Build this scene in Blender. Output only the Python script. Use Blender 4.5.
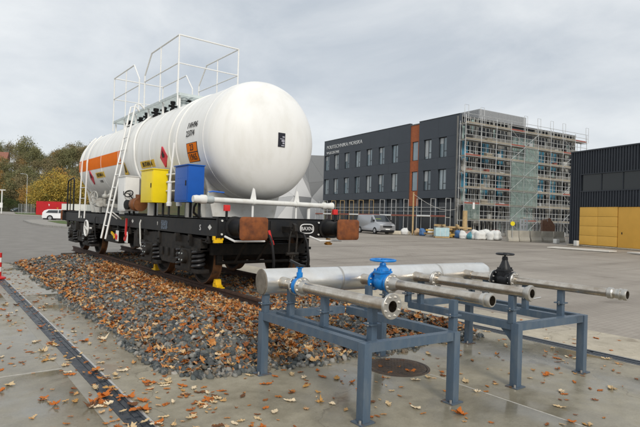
import bpy, bmesh, math, random
import numpy as np
from mathutils import Vector, Matrix

for _o in list(bpy.data.objects):
    bpy.data.objects.remove(_o, do_unlink=True)
SC = bpy.context.scene
COL = SC.collection
PI = math.pi
rad = math.radians
random.seed(7)
RNG = np.random.default_rng(7)

# ------------------------------------------------------------------ camera
YAW, PITCH, ROLL, HCAM, FPX = 0.6556, 0.0059, 0.0306, 1.6013, 509.07
cs, sn = math.cos(YAW), math.sin(YAW)
_fw = Vector((sn*math.cos(PITCH), cs*math.cos(PITCH), math.sin(PITCH)))
_rt = Vector((cs, -sn, 0))
_up = _rt.cross(_fw)
_R = _rt*math.cos(ROLL) + _up*math.sin(ROLL)
_U = -_rt*math.sin(ROLL) + _up*math.cos(ROLL)
cam_d = bpy.data.cameras.new('camera')
cam = bpy.data.objects.new('camera', cam_d)
COL.objects.link(cam)
m = Matrix.Identity(4)
for i in range(3):
    m[i][0] = _R[i]; m[i][1] = _U[i]; m[i][2] = -_fw[i]
m[2][3] = HCAM
cam.matrix_world = m
cam_d.sensor_width = 36
cam_d.lens = FPX/640*36
cam_d.clip_start = 0.05
cam_d.clip_end = 6000
SC.camera = cam

# ------------------------------------------------------------------ sky and sun
SUN_EL, SUN_AZ = rad(34), rad(200)     # azimuth measured from +Y towards +X
W = bpy.data.worlds.new('World')
SC.world = W
W.use_nodes = True
nt = W.node_tree
for n in list(nt.nodes):
    nt.nodes.remove(n)
def nn(tree, t, **kw):
    n = tree.nodes.new(t)
    for k, v in kw.items():
        setattr(n, k, v)
    return n
wo = nn(nt, 'ShaderNodeOutputWorld')
bg = nn(nt, 'ShaderNodeBackground')
bg.inputs['Strength'].default_value = 0.1
sky = nn(nt, 'ShaderNodeTexSky')
sky.sky_type = 'NISHITA'
sky.sun_disc = False
sky.sun_elevation = SUN_EL
sky.sun_rotation = SUN_AZ
sky.dust_density = 2.0
tc = nn(nt, 'ShaderNodeTexCoord')
mp = nn(nt, 'ShaderNodeMapping')
mp.inputs['Scale'].default_value = (1.0, 1.0, 2.2)
mp.inputs['Location'].default_value = (0.35, 0.1, 0.25)
n1 = nn(nt, 'ShaderNodeTexNoise')
n1.inputs['Scale'].default_value = 1.9
n1.inputs['Detail'].default_value = 7
n1.inputs['Roughness'].default_value = 0.56
n1.inputs['Distortion'].default_value = 0.35
cr = nn(nt, 'ShaderNodeValToRGB')
cr.color_ramp.elements[0].position = 0.30
cr.color_ramp.elements[0].color = (4.35, 4.75, 5.2, 1)
cr.color_ramp.elements[1].position = 0.60
cr.color_ramp.elements[1].color = (6.95, 7.15, 7.25, 1)
mx = nn(nt, 'ShaderNodeMix')
mx.data_type = 'RGBA'
mx.inputs['Factor'].default_value = 0.93
nt.links.new(tc.outputs['Generated'], mp.inputs['Vector'])
nt.links.new(mp.outputs['Vector'], n1.inputs['Vector'])
nt.links.new(n1.outputs['Fac'], cr.inputs['Fac'])
nt.links.new(sky.outputs['Color'], mx.inputs[6])
nt.links.new(cr.outputs['Color'], mx.inputs[7])
nt.links.new(mx.outputs[2], bg.inputs['Color'])
nt.links.new(bg.outputs['Background'], wo.inputs['Surface'])

sun_d = bpy.data.lights.new('sun', 'SUN')
sun_d.energy = 1.5
sun_d.angle = rad(16)
sun_d.color = (1, 0.94, 0.85)
sun = bpy.data.objects.new('sun', sun_d)
COL.objects.link(sun)
_sd = Vector((math.sin(SUN_AZ)*math.cos(SUN_EL), math.cos(SUN_AZ)*math.cos(SUN_EL), math.sin(SUN_EL)))
sun.rotation_euler = _sd.to_track_quat('Z', 'Y').to_euler()
sun.location = _sd*50

vs = SC.view_settings
vs.view_transform = 'Standard'
vs.look = 'None'
vs.exposure = 0.38
vs.gamma = 1.0
SC.render.engine = 'CYCLES'

# ------------------------------------------------------------------ materials
MATS = {}
def mat(name, col, rough=0.6, metal=0.0, var=0.0, vscale=8.0, col2=None, mixpos=(0.4, 0.65), bump=0.0,
        bscale=60.0, rvar=0.0, attr=None, spec=None, alpha=None, trans=0.0, stretch=None, emit=None):
    """Principled material: base colour broken up by noise, optional second colour in patches, bump grain."""
    if name in MATS:
        return MATS[name]
    M = bpy.data.materials.new(name)
    M.use_nodes = True
    t = M.node_tree
    b = t.nodes['Principled BSDF']
    b.inputs['Roughness'].default_value = rough
    b.inputs['Metallic'].default_value = metal
    if spec is None and rough > .3 and metal < .1: spec = .3
    if spec is not None:
        b.inputs['Specular IOR Level'].default_value = spec
    if trans:
        b.inputs['Transmission Weight'].default_value = trans
    if alpha is not None:
        b.inputs['Alpha'].default_value = alpha
    c = (*col, 1) if len(col) == 3 else col
    co = t.nodes.new('ShaderNodeTexCoord')
    vec = co.outputs['Object']
    if stretch:
        mpp = t.nodes.new('ShaderNodeMapping')
        mpp.inputs['Scale'].default_value = stretch
        t.links.new(vec, mpp.inputs['Vector'])
        vec = mpp.outputs['Vector']
    last = None
    if attr:                                   # per-piece colour ramp driven by an attribute of the mesh
        at = t.nodes.new('ShaderNodeAttribute'); at.attribute_name = 'rnd'
        rp = t.nodes.new('ShaderNodeValToRGB'); rp.color_ramp.interpolation = 'LINEAR'
        el = rp.color_ramp.elements
        for i, cc in enumerate(attr):
            pos = i/(len(attr)-1)
            e = el[i] if i < 2 else el.new(pos)
            e.position = pos if i != 1 or len(attr) == 2 else pos
            e.color = (*cc, 1)
        t.links.new(at.outputs['Fac'], rp.inputs['Fac'])
        last = rp.outputs['Color']
    if var or col2:
        no = t.nodes.new('ShaderNodeTexNoise')
        no.inputs['Scale'].default_value = vscale
        no.inputs['Detail'].default_value = 6
        no.inputs['Roughness'].default_value = 0.62
        t.links.new(vec, no.inputs['Vector'])
        rp = t.nodes.new('ShaderNodeValToRGB')
        if col2:
            rp.color_ramp.elements[0].position, rp.color_ramp.elements[1].position = mixpos
            rp.color_ramp.elements[0].color = c
            rp.color_ramp.elements[1].color = (*col2, 1)
        else:
            rp.color_ramp.elements[0].position, rp.color_ramp.elements[1].position = 0.25, 0.75
            rp.color_ramp.elements[0].color = tuple(x*(1-var) for x in c[:3])+(1,)
            rp.color_ramp.elements[1].color = tuple(min(1, x*(1+var)) for x in c[:3])+(1,)
        t.links.new(no.outputs['Fac'], rp.inputs['Fac'])
        if last is None:
            last = rp.outputs['Color']
        else:
            mxx = t.nodes.new('ShaderNodeMix'); mxx.data_type = 'RGBA'; mxx.blend_type = 'MULTIPLY'
            mxx.inputs['Factor'].default_value = 0.5
            t.links.new(last, mxx.inputs[6]); t.links.new(rp.outputs['Color'], mxx.inputs[7])
            last = mxx.outputs[2]
        if rvar:
            mr = t.nodes.new('ShaderNodeMapRange')
            mr.inputs['From Min'].default_value = 0.35; mr.inputs['From Max'].default_value = 0.65
            mr.inputs['To Min'].default_value = max(0.05, rough-rvar); mr.inputs['To Max'].default_value = min(1, rough+rvar)
            t.links.new(no.outputs['Fac'], mr.inputs['Value'])
            t.links.new(mr.outputs['Result'], b.inputs['Roughness'])
    if last is None:
        b.inputs['Base Color'].default_value = c
    else:
        t.links.new(last, b.inputs['Base Color'])
    if bump:
        nb = t.nodes.new('ShaderNodeTexNoise')
        nb.inputs['Scale'].default_value = bscale; nb.inputs['Detail'].default_value = 4
        t.links.new(vec, nb.inputs['Vector'])
        bp = t.nodes.new('ShaderNodeBump'); bp.inputs['Strength'].default_value = bump; bp.inputs['Distance'].default_value = 0.01
        t.links.new(nb.outputs['Fac'], bp.inputs['Height'])
        t.links.new(bp.outputs['Normal'], b.inputs['Normal'])
    MATS[name] = M
    return M

def concrete_mat(name, base, dark, wet=True):
    M = bpy.data.materials.new(name); M.use_nodes = True
    t = M.node_tree; b = t.nodes['Principled BSDF']
    co = t.nodes.new('ShaderNodeTexCoord'); gm = t.nodes.new('ShaderNodeNewGeometry')
    def noise(s, d=5, r=0.6, dist=0.0):
        n = t.nodes.new('ShaderNodeTexNoise'); n.inputs['Scale'].default_value = s
        n.inputs['Detail'].default_value = d; n.inputs['Roughness'].default_value = r
        n.inputs['Distortion'].default_value = dist
        t.links.new(gm.outputs['Position'], n.inputs['Vector']); return n.outputs['Fac']
    def ramp(f, p0, p1, c0, c1):
        r = t.nodes.new('ShaderNodeValToRGB')
        r.color_ramp.elements[0].position = p0; r.color_ramp.elements[1].position = p1
        r.color_ramp.elements[0].color = (*c0, 1); r.color_ramp.elements[1].color = (*c1, 1)
        t.links.new(f, r.inputs['Fac']); return r.outputs['Color']
    def mul(a, c, f):
        x = t.nodes.new('ShaderNodeMix'); x.data_type = 'RGBA'; x.blend_type = 'MULTIPLY'; x.inputs['Factor'].default_value = f
        t.links.new(a, x.inputs[6]); t.links.new(c, x.inputs[7]); return x.outputs[2]
    big = noise(0.7, 5, 0.65, 0.4); mid = noise(5, 6, 0.7); fine = noise(60, 4, 0.7)
    c = ramp(big, 0.36, 0.62, dark, base)
    c = mul(c, ramp(mid, 0.3, 0.65, (0.66, 0.65, 0.62), (1, 1, 1)), 0.9)
    c = mul(c, ramp(fine, 0.3, 0.62, (0.74, 0.74, 0.74), (1, 1, 1)), 0.7)
    # hairline cracks and oil spots
    vo = t.nodes.new('ShaderNodeTexVoronoi'); vo.feature = 'DISTANCE_TO_EDGE'; vo.inputs['Scale'].default_value = 0.42
    wob = t.nodes.new('ShaderNodeTexNoise'); wob.inputs['Scale'].default_value = 2.2; wob.inputs['Detail'].default_value = 5
    ad = t.nodes.new('ShaderNodeVectorMath'); ad.operation = 'MULTIPLY_ADD'; ad.inputs[1].default_value = (.7, .7, 0)
    t.links.new(gm.outputs['Position'], wob.inputs['Vector']); t.links.new(wob.outputs['Color'], ad.inputs[0]); t.links.new(gm.outputs['Position'], ad.inputs[2])
    t.links.new(ad.outputs['Vector'], vo.inputs['Vector'])
    c = mul(c, ramp(vo.outputs['Distance'], 0.0, 0.0045, (0.5, 0.48, 0.45), (1, 1, 1)), 0.7)
    spot = noise(2.1, 3, 0.5)
    c = mul(c, ramp(spot, 0.66, 0.73, (1, 1, 1), (0.62, 0.59, 0.55)), 0.8)
    t.links.new(c, b.inputs['Base Color'])
    mr = t.nodes.new('ShaderNodeMapRange')
    mr.inputs['From Min'].default_value = 0.42; mr.inputs['From Max'].default_value = 0.64
    mr.inputs['To Min'].default_value = 0.09 if wet else 0.7; mr.inputs['To Max'].default_value = 0.6 if wet else 0.9
    t.links.new(big, mr.inputs['Value']); t.links.new(mr.outputs['Result'], b.inputs['Roughness'])
    bp = t.nodes.new('ShaderNodeBump'); bp.inputs['Strength'].default_value = 0.2; bp.inputs['Distance'].default_value = 0.002
    t.links.new(fine, bp.inputs['Height']); t.links.new(bp.outputs['Normal'], b.inputs['Normal'])
    MATS[name] = M
    return M

def paver_mat(name, base, dark, mortar, scale=1.0):
    """small paving blocks: brick pattern with dark joints, broken up by large stains"""
    M = bpy.data.materials.new(name); M.use_nodes = True
    t = M.node_tree; b = t.nodes['Principled BSDF']
    gm = t.nodes.new('ShaderNodeNewGeometry')
    br = t.nodes.new('ShaderNodeTexBrick')
    br.inputs['Scale'].default_value = scale
    br.inputs['Mortar Size'].default_value = 0.010
    br.inputs['Brick Width'].default_value = 0.2; br.inputs['Row Height'].default_value = 0.1
    br.inputs['Color1'].default_value = (*base, 1); br.inputs['Color2'].default_value = (*dark, 1)
    br.inputs['Mortar'].default_value = (*mortar, 1)
    t.links.new(gm.outputs['Position'], br.inputs['Vector'])
    def noise(s, d, mapv=(1, 1, 1)):
        n = t.nodes.new('ShaderNodeTexNoise'); n.inputs['Scale'].default_value = s; n.inputs['Detail'].default_value = d
        mpn = t.nodes.new('ShaderNodeMapping'); mpn.inputs['Scale'].default_value = mapv
        t.links.new(gm.outputs['Position'], mpn.inputs['Vector']); t.links.new(mpn.outputs['Vector'], n.inputs['Vector'])
        r = t.nodes.new('ShaderNodeValToRGB')
        r.color_ramp.elements[0].position = 0.3; r.color_ramp.elements[1].position = 0.68
        t.links.new(n.outputs['Fac'], r.inputs['Fac']); return n, r
    n1_, r1 = noise(0.16, 6); n2_, r2 = noise(1.3, 5, (1, 0.35, 1))
    r1.color_ramp.elements[0].color = (0.74, 0.73, 0.72, 1); r2.color_ramp.elements[0].color = (0.84, 0.83, 0.82, 1)
    n3_, r3 = noise(0.5, 4, (.09, 1.6, 1)); r3.color_ramp.elements[0].color = (0.78, 0.77, 0.76, 1); r3.color_ramp.elements[0].position = .36; r3.color_ramp.elements[1].position = .5
    n4_, r4 = noise(0.9, 6); r4.color_ramp.elements[0].color = (0.72, 0.7, 0.68, 1); r4.color_ramp.elements[0].position = .28; r4.color_ramp.elements[1].position = .40
    x = t.nodes.new('ShaderNodeMix'); x.data_type = 'RGBA'; x.blend_type = 'MULTIPLY'; x.inputs['Factor'].default_value = 1
    y = t.nodes.new('ShaderNodeMix'); y.data_type = 'RGBA'; y.blend_type = 'MULTIPLY'; y.inputs['Factor'].default_value = 1
    t.links.new(br.outputs['Color'], x.inputs[6]); t.links.new(r1.outputs['Color'], x.inputs[7])
    t.links.new(x.outputs[2], y.inputs[6]); t.links.new(r2.outputs['Color'], y.inputs[7])
    last = y.outputs[2]
    for rx in (r3, r4):
        q = t.nodes.new('ShaderNodeMix'); q.data_type = 'RGBA'; q.blend_type = 'MULTIPLY'; q.inputs['Factor'].default_value = 1
        t.links.new(last, q.inputs[6]); t.links.new(rx.outputs['Color'], q.inputs[7]); last = q.outputs[2]
    t.links.new(last, b.inputs['Base Color'])
    b.inputs['Roughness'].default_value = 0.62; b.inputs['Specular IOR Level'].default_value = .35
    bp = t.nodes.new('ShaderNodeBump'); bp.inputs['Strength'].default_value = 0.3; bp.inputs['Distance'].default_value = 0.004
    t.links.new(br.outputs['Fac'], bp.inputs['Height']); bp.invert = True
    t.links.new(bp.outputs['Normal'], b.inputs['Normal'])
    MATS[name] = M
    return M

# ------------------------------------------------------------------ mesh helpers
class MB:
    """collects shapes; build() links them as ONE mesh object"""
    def __init__(s):
        s.v = []; s.f = []
    def add(s, vs, fs):
        o = len(s.v)
        s.v += [tuple(p) for p in vs]
        s.f += [tuple(i+o for i in f) for f in fs]
        return s
    def box(s, x0, x1, y0, y1, z0, z1, b=0.0):
        if b <= 0:
            s.add([(x0,y0,z0),(x1,y0,z0),(x1,y1,z0),(x0,y1,z0),(x0,y0,z1),(x1,y0,z1),(x1,y1,z1),(x0,y1,z1)],
                  [(3,2,1,0),(4,5,6,7),(0,1,5,4),(1,2,6,5),(2,3,7,6),(3,0,4,7)])
            return s
        bm = bmesh.new()
        bmesh.ops.create_cube(bm, size=1)
        bmesh.ops.scale(bm, vec=(x1-x0, y1-y0, z1-z0), verts=bm.verts)
        bmesh.ops.translate(bm, vec=((x0+x1)/2, (y0+y1)/2, (z0+z1)/2), verts=bm.verts)
        bmesh.ops.bevel(bm, geom=list(bm.edges), offset=b, segments=2, affect='EDGES', profile=0.7)
        bm.verts.index_update()
        s.add([v.co[:] for v in bm.verts], [[v.index for v in f.verts] for f in bm.faces])
        bm.free()
        return s
    def obox(s, c, ax, sz):
        """box with centre c, axes ax (3 unit vectors) and full sizes sz"""
        a, b_, c_ = [Vector(q) for q in ax]; C = Vector(c)
        pts = []
        for k in (-.5, .5):
            for (i, j) in ((-.5,-.5),(.5,-.5),(.5,.5),(-.5,.5)):
                pts.append(C + a*i*sz[0] + b_*j*sz[1] + c_*k*sz[2])
        return s.add(pts, [(3,2,1,0),(4,5,6,7),(0,1,5,4),(1,2,6,5),(2,3,7,6),(3,0,4,7)])
    def bar(s, p0, p1, w, h, up=(0,0,1)):
        """rectangular bar from p0 to p1"""
        a = Vector(p0); b = Vector(p1); d = (b-a); L = d.length; d.normalize()
        u = Vector(up)
        if abs(d.dot(u)) > .98: u = Vector((0,1,0))
        x = d.cross(u).normalized(); z = x.cross(d).normalized()
        return s.obox((a+b)/2, (x, d, z), (w, L, h))
    def tube(s, p0, p1, r, n=10, r1=None, cap=True):
        return s.lathe([(0, r), ((Vector(p1)-Vector(p0)).length, r if r1 is None else r1)], p0, Vector(p1)-Vector(p0), n, cap)
    def lathe(s, prof, o, d, n=16, cap=True):
        """prof: (distance along d, radius) pairs"""
        d = Vector(d).normalized(); o = Vector(o)
        u = Vector((0,0,1)) if abs(d.z) < .95 else Vector((1,0,0))
        x = d.cross(u).normalized(); y = d.cross(x).normalized()
        vs_ = []; fs = []
        for (t, r) in prof:
            for k in range(n):
                a = 2*PI*k/n
                vs_.append(o + d*t + x*(r*math.cos(a)) + y*(r*math.sin(a)))
        for i in range(len(prof)-1):
            for k in range(n):
                k2 = (k+1) % n
                fs.append((i*n+k, i*n+k2, (i+1)*n+k2, (i+1)*n+k))
        if cap:
            if prof[0][1] > 1e-6: fs.append(tuple(range(n-1, -1, -1)))
            if prof[-1][1] > 1e-6: fs.append(tuple((len(prof)-1)*n + k for k in range(n)))
        return s.add(vs_, fs)
    def poly(s, pts, r, n=8, closed=False):
        """tube through points, mitred"""
        P = [Vector(p) for p in pts]; N = len(P)
        vs_ = []; fs = []
        prevx = None
        for i in range(N):
            if closed:
                t = (P[(i+1) % N]-P[i-1]).normalized()
            else:
                t = (P[min(i+1, N-1)]-P[max(i-1, 0)]).normalized()
            if prevx is None:
                u = Vector((0,0,1)) if abs(t.z) < .9 else Vector((1,0,0))
                x = t.cross(u).normalized()
            else:
                x = (prevx - t*prevx.dot(t)).normalized()
            prevx = x; y = t.cross(x)
            for k in range(n):
                a = 2*PI*k/n
                vs_.append(P[i] + x*(r*math.cos(a)) + y*(r*math.sin(a)))
        M_ = N if closed else N-1
        for i in range(M_):
            j = (i+1) % N
            for k in range(n):
                k2 = (k+1) % n
                fs.append((i*n+k, i*n+k2, j*n+k2, j*n+k))
        if not closed:
            fs.append(tuple(range(n-1, -1, -1))); fs.append(tuple((N-1)*n+k for k in range(n)))
        return s.add(vs_, fs)
    def prism(s, pts, axis, a, b):
        """closed 2-D outline pts extruded along axis ('x','y','z') from a to b"""
        def q(p, t):
            return {'x': (t, p[0], p[1]), 'y': (p[0], t, p[1]), 'z': (p[0], p[1], t)}[axis]
        n = len(pts)
        vs_ = [q(p, a) for p in pts] + [q(p, b) for p in pts]
        fs = [tuple(range(n-1, -1, -1)), tuple(range(n, 2*n))] + [(i, (i+1) % n, n+(i+1) % n, n+i) for i in range(n)]
        return s.add(vs_, fs)
    def torus(s, c, d, R, r, n=24, k=8):
        d = Vector(d).normalized(); u = Vector((0,0,1)) if abs(d.z) < .95 else Vector((1,0,0))
        x = d.cross(u).normalized(); y = d.cross(x).normalized(); c = Vector(c)
        return s.poly([c + x*(R*math.cos(2*PI*i/n)) + y*(R*math.sin(2*PI*i/n)) for i in range(n)], r, k, True)
    def mesh(s, name, smooth=False):
        me = bpy.data.meshes.new(name)
        me.from_pydata(s.v, [], s.f)
        bm = bmesh.new(); bm.from_mesh(me)
        bmesh.ops.recalc_face_normals(bm, faces=bm.faces)
        bm.to_mesh(me); bm.free()
        if smooth:
            me.polygons.foreach_set('use_smooth', [True]*len(me.polygons))
            me.set_sharp_from_angle(angle=rad(38))
        me.update()
        return me
    def build(s, name, material, parent=None, smooth=True):
        return link(name, s.mesh(name, smooth), material, parent)

def link(name, me, material, parent=None, loc=None, rot=None, scale=None):
    o = bpy.data.objects.new(name, me)
    COL.objects.link(o)
    if material is not None and len(me.materials) == 0:
        me.materials.append(material)
    if parent is not None: o.parent = parent
    if loc is not None: o.location = loc
    if rot is not None: o.rotation_euler = rot
    if scale is not None: o.scale = scale
    return o
def tag(o, label, cat, group=None):
    o['label'] = label; o['category'] = cat
    if group: o['group'] = group
    return o
def thing(name, label, cat, loc=(0,0,0), rz=0.0, group=None):
    o = bpy.data.objects.new(name, None); COL.objects.link(o)
    o.empty_display_size = 0.2
    o.location = loc; o.rotation_euler = (0, 0, rz)
    return tag(o, label, cat, group)
def struct(o):
    o['kind'] = 'structure'; return o
def stuff(o):
    o['kind'] = 'stuff'; return o
def kids(o):
    return [c for c in bpy.data.objects if c.parent == o]
def dup(root, loc, rz, label=None, group=None, scale=None):
    r = root.copy(); COL.objects.link(r)
    r.location = loc; r.rotation_euler = (0, 0, rz)
    if scale: r.scale = scale
    if label: r['label'] = label
    if group: r['group'] = group
    for c in kids(root):
        k = c.copy(); COL.objects.link(k); k.parent = r
        for g in kids(c):
            d = g.copy(); COL.objects.link(d); d.parent = k
    return r
def cw(X, Z):
    """camera-aligned ground coordinates (right, ahead) to world"""
    return (X*cs + Z*sn, -X*sn + Z*cs)
def lettering(text, size, material, parent, mtx, name='lettering', depth=0.002, align='CENTER', stretch=1.0):
    cu = bpy.data.curves.new(name, 'FONT')
    cu.body = text; cu.size = size; cu.extrude = depth; cu.align_x = align; cu.align_y = 'CENTER'
    cu.resolution_u = 2
    tmp = bpy.data.objects.new(name, cu); COL.objects.link(tmp)
    dg = bpy.context.evaluated_depsgraph_get()
    me = bpy.data.meshes.new_from_object(tmp.evaluated_get(dg))
    bpy.data.objects.remove(tmp); bpy.data.curves.remove(cu)
    me.name = name
    me.materials.clear(); me.materials.append(material)
    me.transform(mtx @ Matrix.Diagonal((stretch, 1, 1, 1)))
    return link(name, me, material, parent)
def frame_mtx(o, x, y):
    """matrix whose local x runs along x, local y along y, at o"""
    x = Vector(x).normalized(); y = Vector(y).normalized(); z = x.cross(y)
    M = Matrix.Identity(4)
    for i in range(3):
        M[i][0] = x[i]; M[i][1] = y[i]; M[i][2] = z[i]; M[i][3] = o[i]
    return M
def np_mesh(name, V, F, material, rnd=None, smooth=False):
    """V (n,3), F (m,3|4) arrays; rnd: per-vertex value for colour ramps"""
    me = bpy.data.meshes.new(name)
    k = F.shape[1]
    me.vertices.add(len(V)); me.vertices.foreach_set('co', np.ascontiguousarray(V, dtype=np.float32).ravel())
    me.loops.add(F.size); me.loops.foreach_set('vertex_index', np.ascontiguousarray(F, dtype=np.int32).ravel())
    me.polygons.add(len(F)); me.polygons.foreach_set('loop_start', np.arange(0, F.size, k, dtype=np.int32))
    if rnd is not None:
        a = me.attributes.new('rnd', 'FLOAT', 'POINT'); a.data.foreach_set('value', np.ascontiguousarray(rnd, dtype=np.float32))
    me.update(calc_edges=True); me.validate()
    if smooth: me.polygons.foreach_set('use_smooth', [True]*len(me.polygons))
    me.materials.append(material)
    return me

# ================================================================== GROUND
XT, YB, HR = 4.515, 6.209, 0.405          # track centre, buffer faces, rail top
M_conc = concrete_mat('apron_concrete', (0.372, 0.334, 0.250), (0.208, 0.185, 0.133))
M_conc2 = concrete_mat('dry_concrete', (0.56, 0.50, 0.39), (0.47, 0.415, 0.325), wet=False)
M_joint = mat('joint_filler', (0.45, 0.43, 0.39), 0.9, var=0.25, vscale=20)
M_yard = paver_mat('yard_paving', (0.41, 0.365, 0.312), (0.385, 0.343, 0.292), (0.345, 0.306, 0.26))
M_asph = mat('asphalt', (0.22, 0.205, 0.185), 0.8, var=0.22, vscale=1.2, bump=0.3, bscale=120)
M_drain = mat('drain_polymer', (0.035, 0.042, 0.052), 0.4, var=0.3, vscale=15, rvar=0.15)
M_galv = mat('galvanised_edge', (0.55, 0.55, 0.54), 0.45, 0.6, var=0.15, vscale=30)
M_grass = mat('grass_bank', (0.07, 0.12, 0.03), 0.95, col2=(0.12, 0.13, 0.045), vscale=1.5, bump=0.6, bscale=25)

def sheet(name, pts, z, material):
    mb = MB(); mb.add([(x, y, z) for x, y in pts], [tuple(range(len(pts)))])
    return mb.build(name, material, smooth=False)
g = struct(sheet('yard_ground', [(-1500, -800), (1500, -800), (1500, 2500), (-1500, 2500)], -0.03, M_yard))

# road surface left of the apron, running away behind the wagon
road_pts = [(-60, 17.2), (5.0, 17.2), (9.0, 30)] + [cw(-22, 48), cw(-34, 80), cw(-48, 110), cw(-70, 150), cw(-110, 170), cw(-130, 90)]
struct(sheet('road', road_pts, -0.016, M_asph))

apron = struct(bpy.data.objects.new('concrete_apron', None)); COL.objects.link(apron)
def slab(x0, x1, y0, y1, material=M_conc, zt=0.0):
    o = MB().box(x0, x1, y0, y1, zt-0.16, zt, 0.006).build('slab', material, apron)
    return o
J = 0.007
ys_left = [-6, -1.4, 5.6, 12.6, 17.15]
for i in range(4):
    for x0, x1 in ((-9.2, -3.4), (-3.4, 1.10)):
        slab(x0+J, x1-J if x1 < 1 else x1, ys_left[i]+J, ys_left[i+1]-J)
ys_mid = [-6, -0.3, 10.6, 17.15]
for i in range(3):
    for x0, x1 in ((1.41, 4.18), (4.18, 6.53)):
        slab(x0 if x0 < 1.5 else x0+J, x1-J if x1 < 5 else x1, ys_mid[i]+J, ys_mid[i+1]-J)
for y0, y1 in ((-6, 0.9), (0.9, 6.9), (6.9, 12.9), (12.9, 19)):
    slab(6.80, 8.02, y0+J, y1-J, M_conc2)
jt = MB()
for y in ys_left[1:4]: jt.box(-9.2, 1.10, y-J-.001, y+J+.001, -0.05, 0.0015)
jt.box(4.18-J-.001, 4.18+J+.001, -6, 17.1, -0.05, -0.001)
stuff(jt.build('joint_filler', M_joint, apron, False))

# slot drains: dark polymer channel with a galvanised edge and cast segments
def drain(xa, xb, y0, y1, edge_right):
    d = struct(bpy.data.objects.new('drain_channel', None)); COL.objects.link(d)
    y = y0
    while y < y1:
        mb = MB()
        mb.box(xa, xb, y+.003, min(y+1.0, y1)-.003, -0.14, -0.016)
        mb.box(xa, xa+.022, y+.003, min(y+1.0, y1)-.003, -0.02, -0.004)
        mb.box(xb-.022, xb, y+.003, min(y+1.0, y1)-.003, -0.02, -0.004)
        mb.box(xa+.022, (xa+xb)/2-.012, y+.02, min(y+1.0, y1)-.02, -0.02, -0.010)
        mb.box((xa+xb)/2+.012, xb-.022, y+.02, min(y+1.0, y1)-.02, -0.02, -0.010)
        mb.build('channel_segment', M_drain, d, False)
        y += 1.0
    x = xb if edge_right else xa
    MB().box(xa-.012, xa, y0, y1, -.14, .001).build('edge_rail', M_drain, d, False)
    MB().box(xb, xb+.012, y0, y1, -.14, .001).build('edge_rail', M_galv, d, False)
    return d
MB()
struct(MB().box(1.10, 1.218, -6, 17.15, -.16, -.002, .003).build('haunch_strip', mat('haunch', (0.27, 0.25, 0.205), 0.4, var=0.2, vscale=4, bump=.2)))
drain(1.23, 1.385, -6, 17.15, True)
struct(MB().box(1.397, 1.41, -6, 17.15, -.16, -.003).build('channel_bedding', M_joint, None, False))
drain(6.56, 6.77, -6, 19, False)
struct(MB().box(6.53, 6.548, -6, 19, -.16, -.003).build('channel_bedding', M_joint, None, False))
struct(MB().box(6.782, 6.80, -6, 19, -.16, -.003).build('channel_bedding', M_joint, None, False))

# manhole cover with a checker-plate pattern
mc = thing('manhole_cover', 'round rusty checker plate manhole cover set in wet concrete', 'manhole cover', (4.07, 3.83, 0))
M_cast = mat('cast_iron', (0.11, 0.075, 0.05), 0.6, 0.3, col2=(0.055, 0.045, 0.04), vscale=9, bump=.4)
MB().lathe([(-.05, .345), (.002, .345), (.004, .335), (.004, .318), (.0, .313)], (0,0,0), (0,0,1), 48).build('ring_frame', M_cast, mc)
pl = MB().lathe([(-.04, .308), (.0025, .308), (.0045, .302)], (0,0,0), (0,0,1), 48).build('plate', M_cast, mc)
st = MB()
for i in range(-12, 13):
    for j in range(-12, 13):
        x, y = i*.024, j*.024
        if x*x+y*y < .285**2:
            a = PI/4 if (i+j) % 2 else -PI/4
            st.bar((x-.009*math.cos(a), y-.009*math.sin(a), .0058), (x+.009*math.cos(a), y+.009*math.sin(a), .0058), .006, .004)
stuff(st.build('tread_studs', M_cast, pl, False))

# ================================================================== BALLAST BED
BX0, BX1, BY0, BY1 = 1.98, 6.42, 4.42, 17.0
def hnoise(x, y):
    return (np.sin(x*2.1+1.3)*np.cos(y*1.7+.4)+.6*np.sin(x*4.3+y*3.1)+.4*np.sin(7.3*x-5.9*y+2))/2
def bed_d(x, y):
    """distance inside the mound's outline (rounded rectangle with an uneven edge)"""
    xl = x-(BX0+.06*np.sin(y*1.9)+.05*np.sin(y*4.7+1))
    yb = y-(BY0-.085*(x-4.2)+.05*np.sin(x*5.1))
    xr = BX1-x; ye = BY1+.4*(x-2)*.3-y
    r = .55
    dx = np.minimum(xl, xr); dy = np.minimum(yb, ye)
    cx = np.maximum(r-dx, 0); cy = np.maximum(r-dy, 0)
    return np.where((cx > 0) & (cy > 0), r-np.hypot(cx, cy), np.minimum(dx, dy))
def bed_h(x, y):
    d = np.clip(bed_d(x, y)/1.25, 0, 1)
    return .262*(d*(1.7-.7*d))+.018*hnoise(x, y)*np.clip(d*4, 0, 1)
gx = np.linspace(BX0-.25, BX1+.05, 60); gy = np.linspace(BY0-.4, BY1+.6, 170)
GX, GY = np.meshgrid(gx, gy)
GZ = np.where(bed_d(GX, GY) > -.02, bed_h(GX, GY)-.022, -.03)
V = np.stack([GX.ravel(), GY.ravel(), GZ.ravel()], 1)
idx = np.arange(V.shape[0]).reshape(GX.shape)
F = np.stack([idx[:-1,:-1].ravel(), idx[:-1,1:].ravel(), idx[1:,1:].ravel(), idx[1:,:-1].ravel()], 1)
M_bed = mat('ballast_dirt', (0.05, 0.043, 0.036), 0.95, var=.4, vscale=12, bump=.5)
struct(link('ballast_bed', np_mesh('ballast_bed', V, F, M_bed), M_bed))

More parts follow.
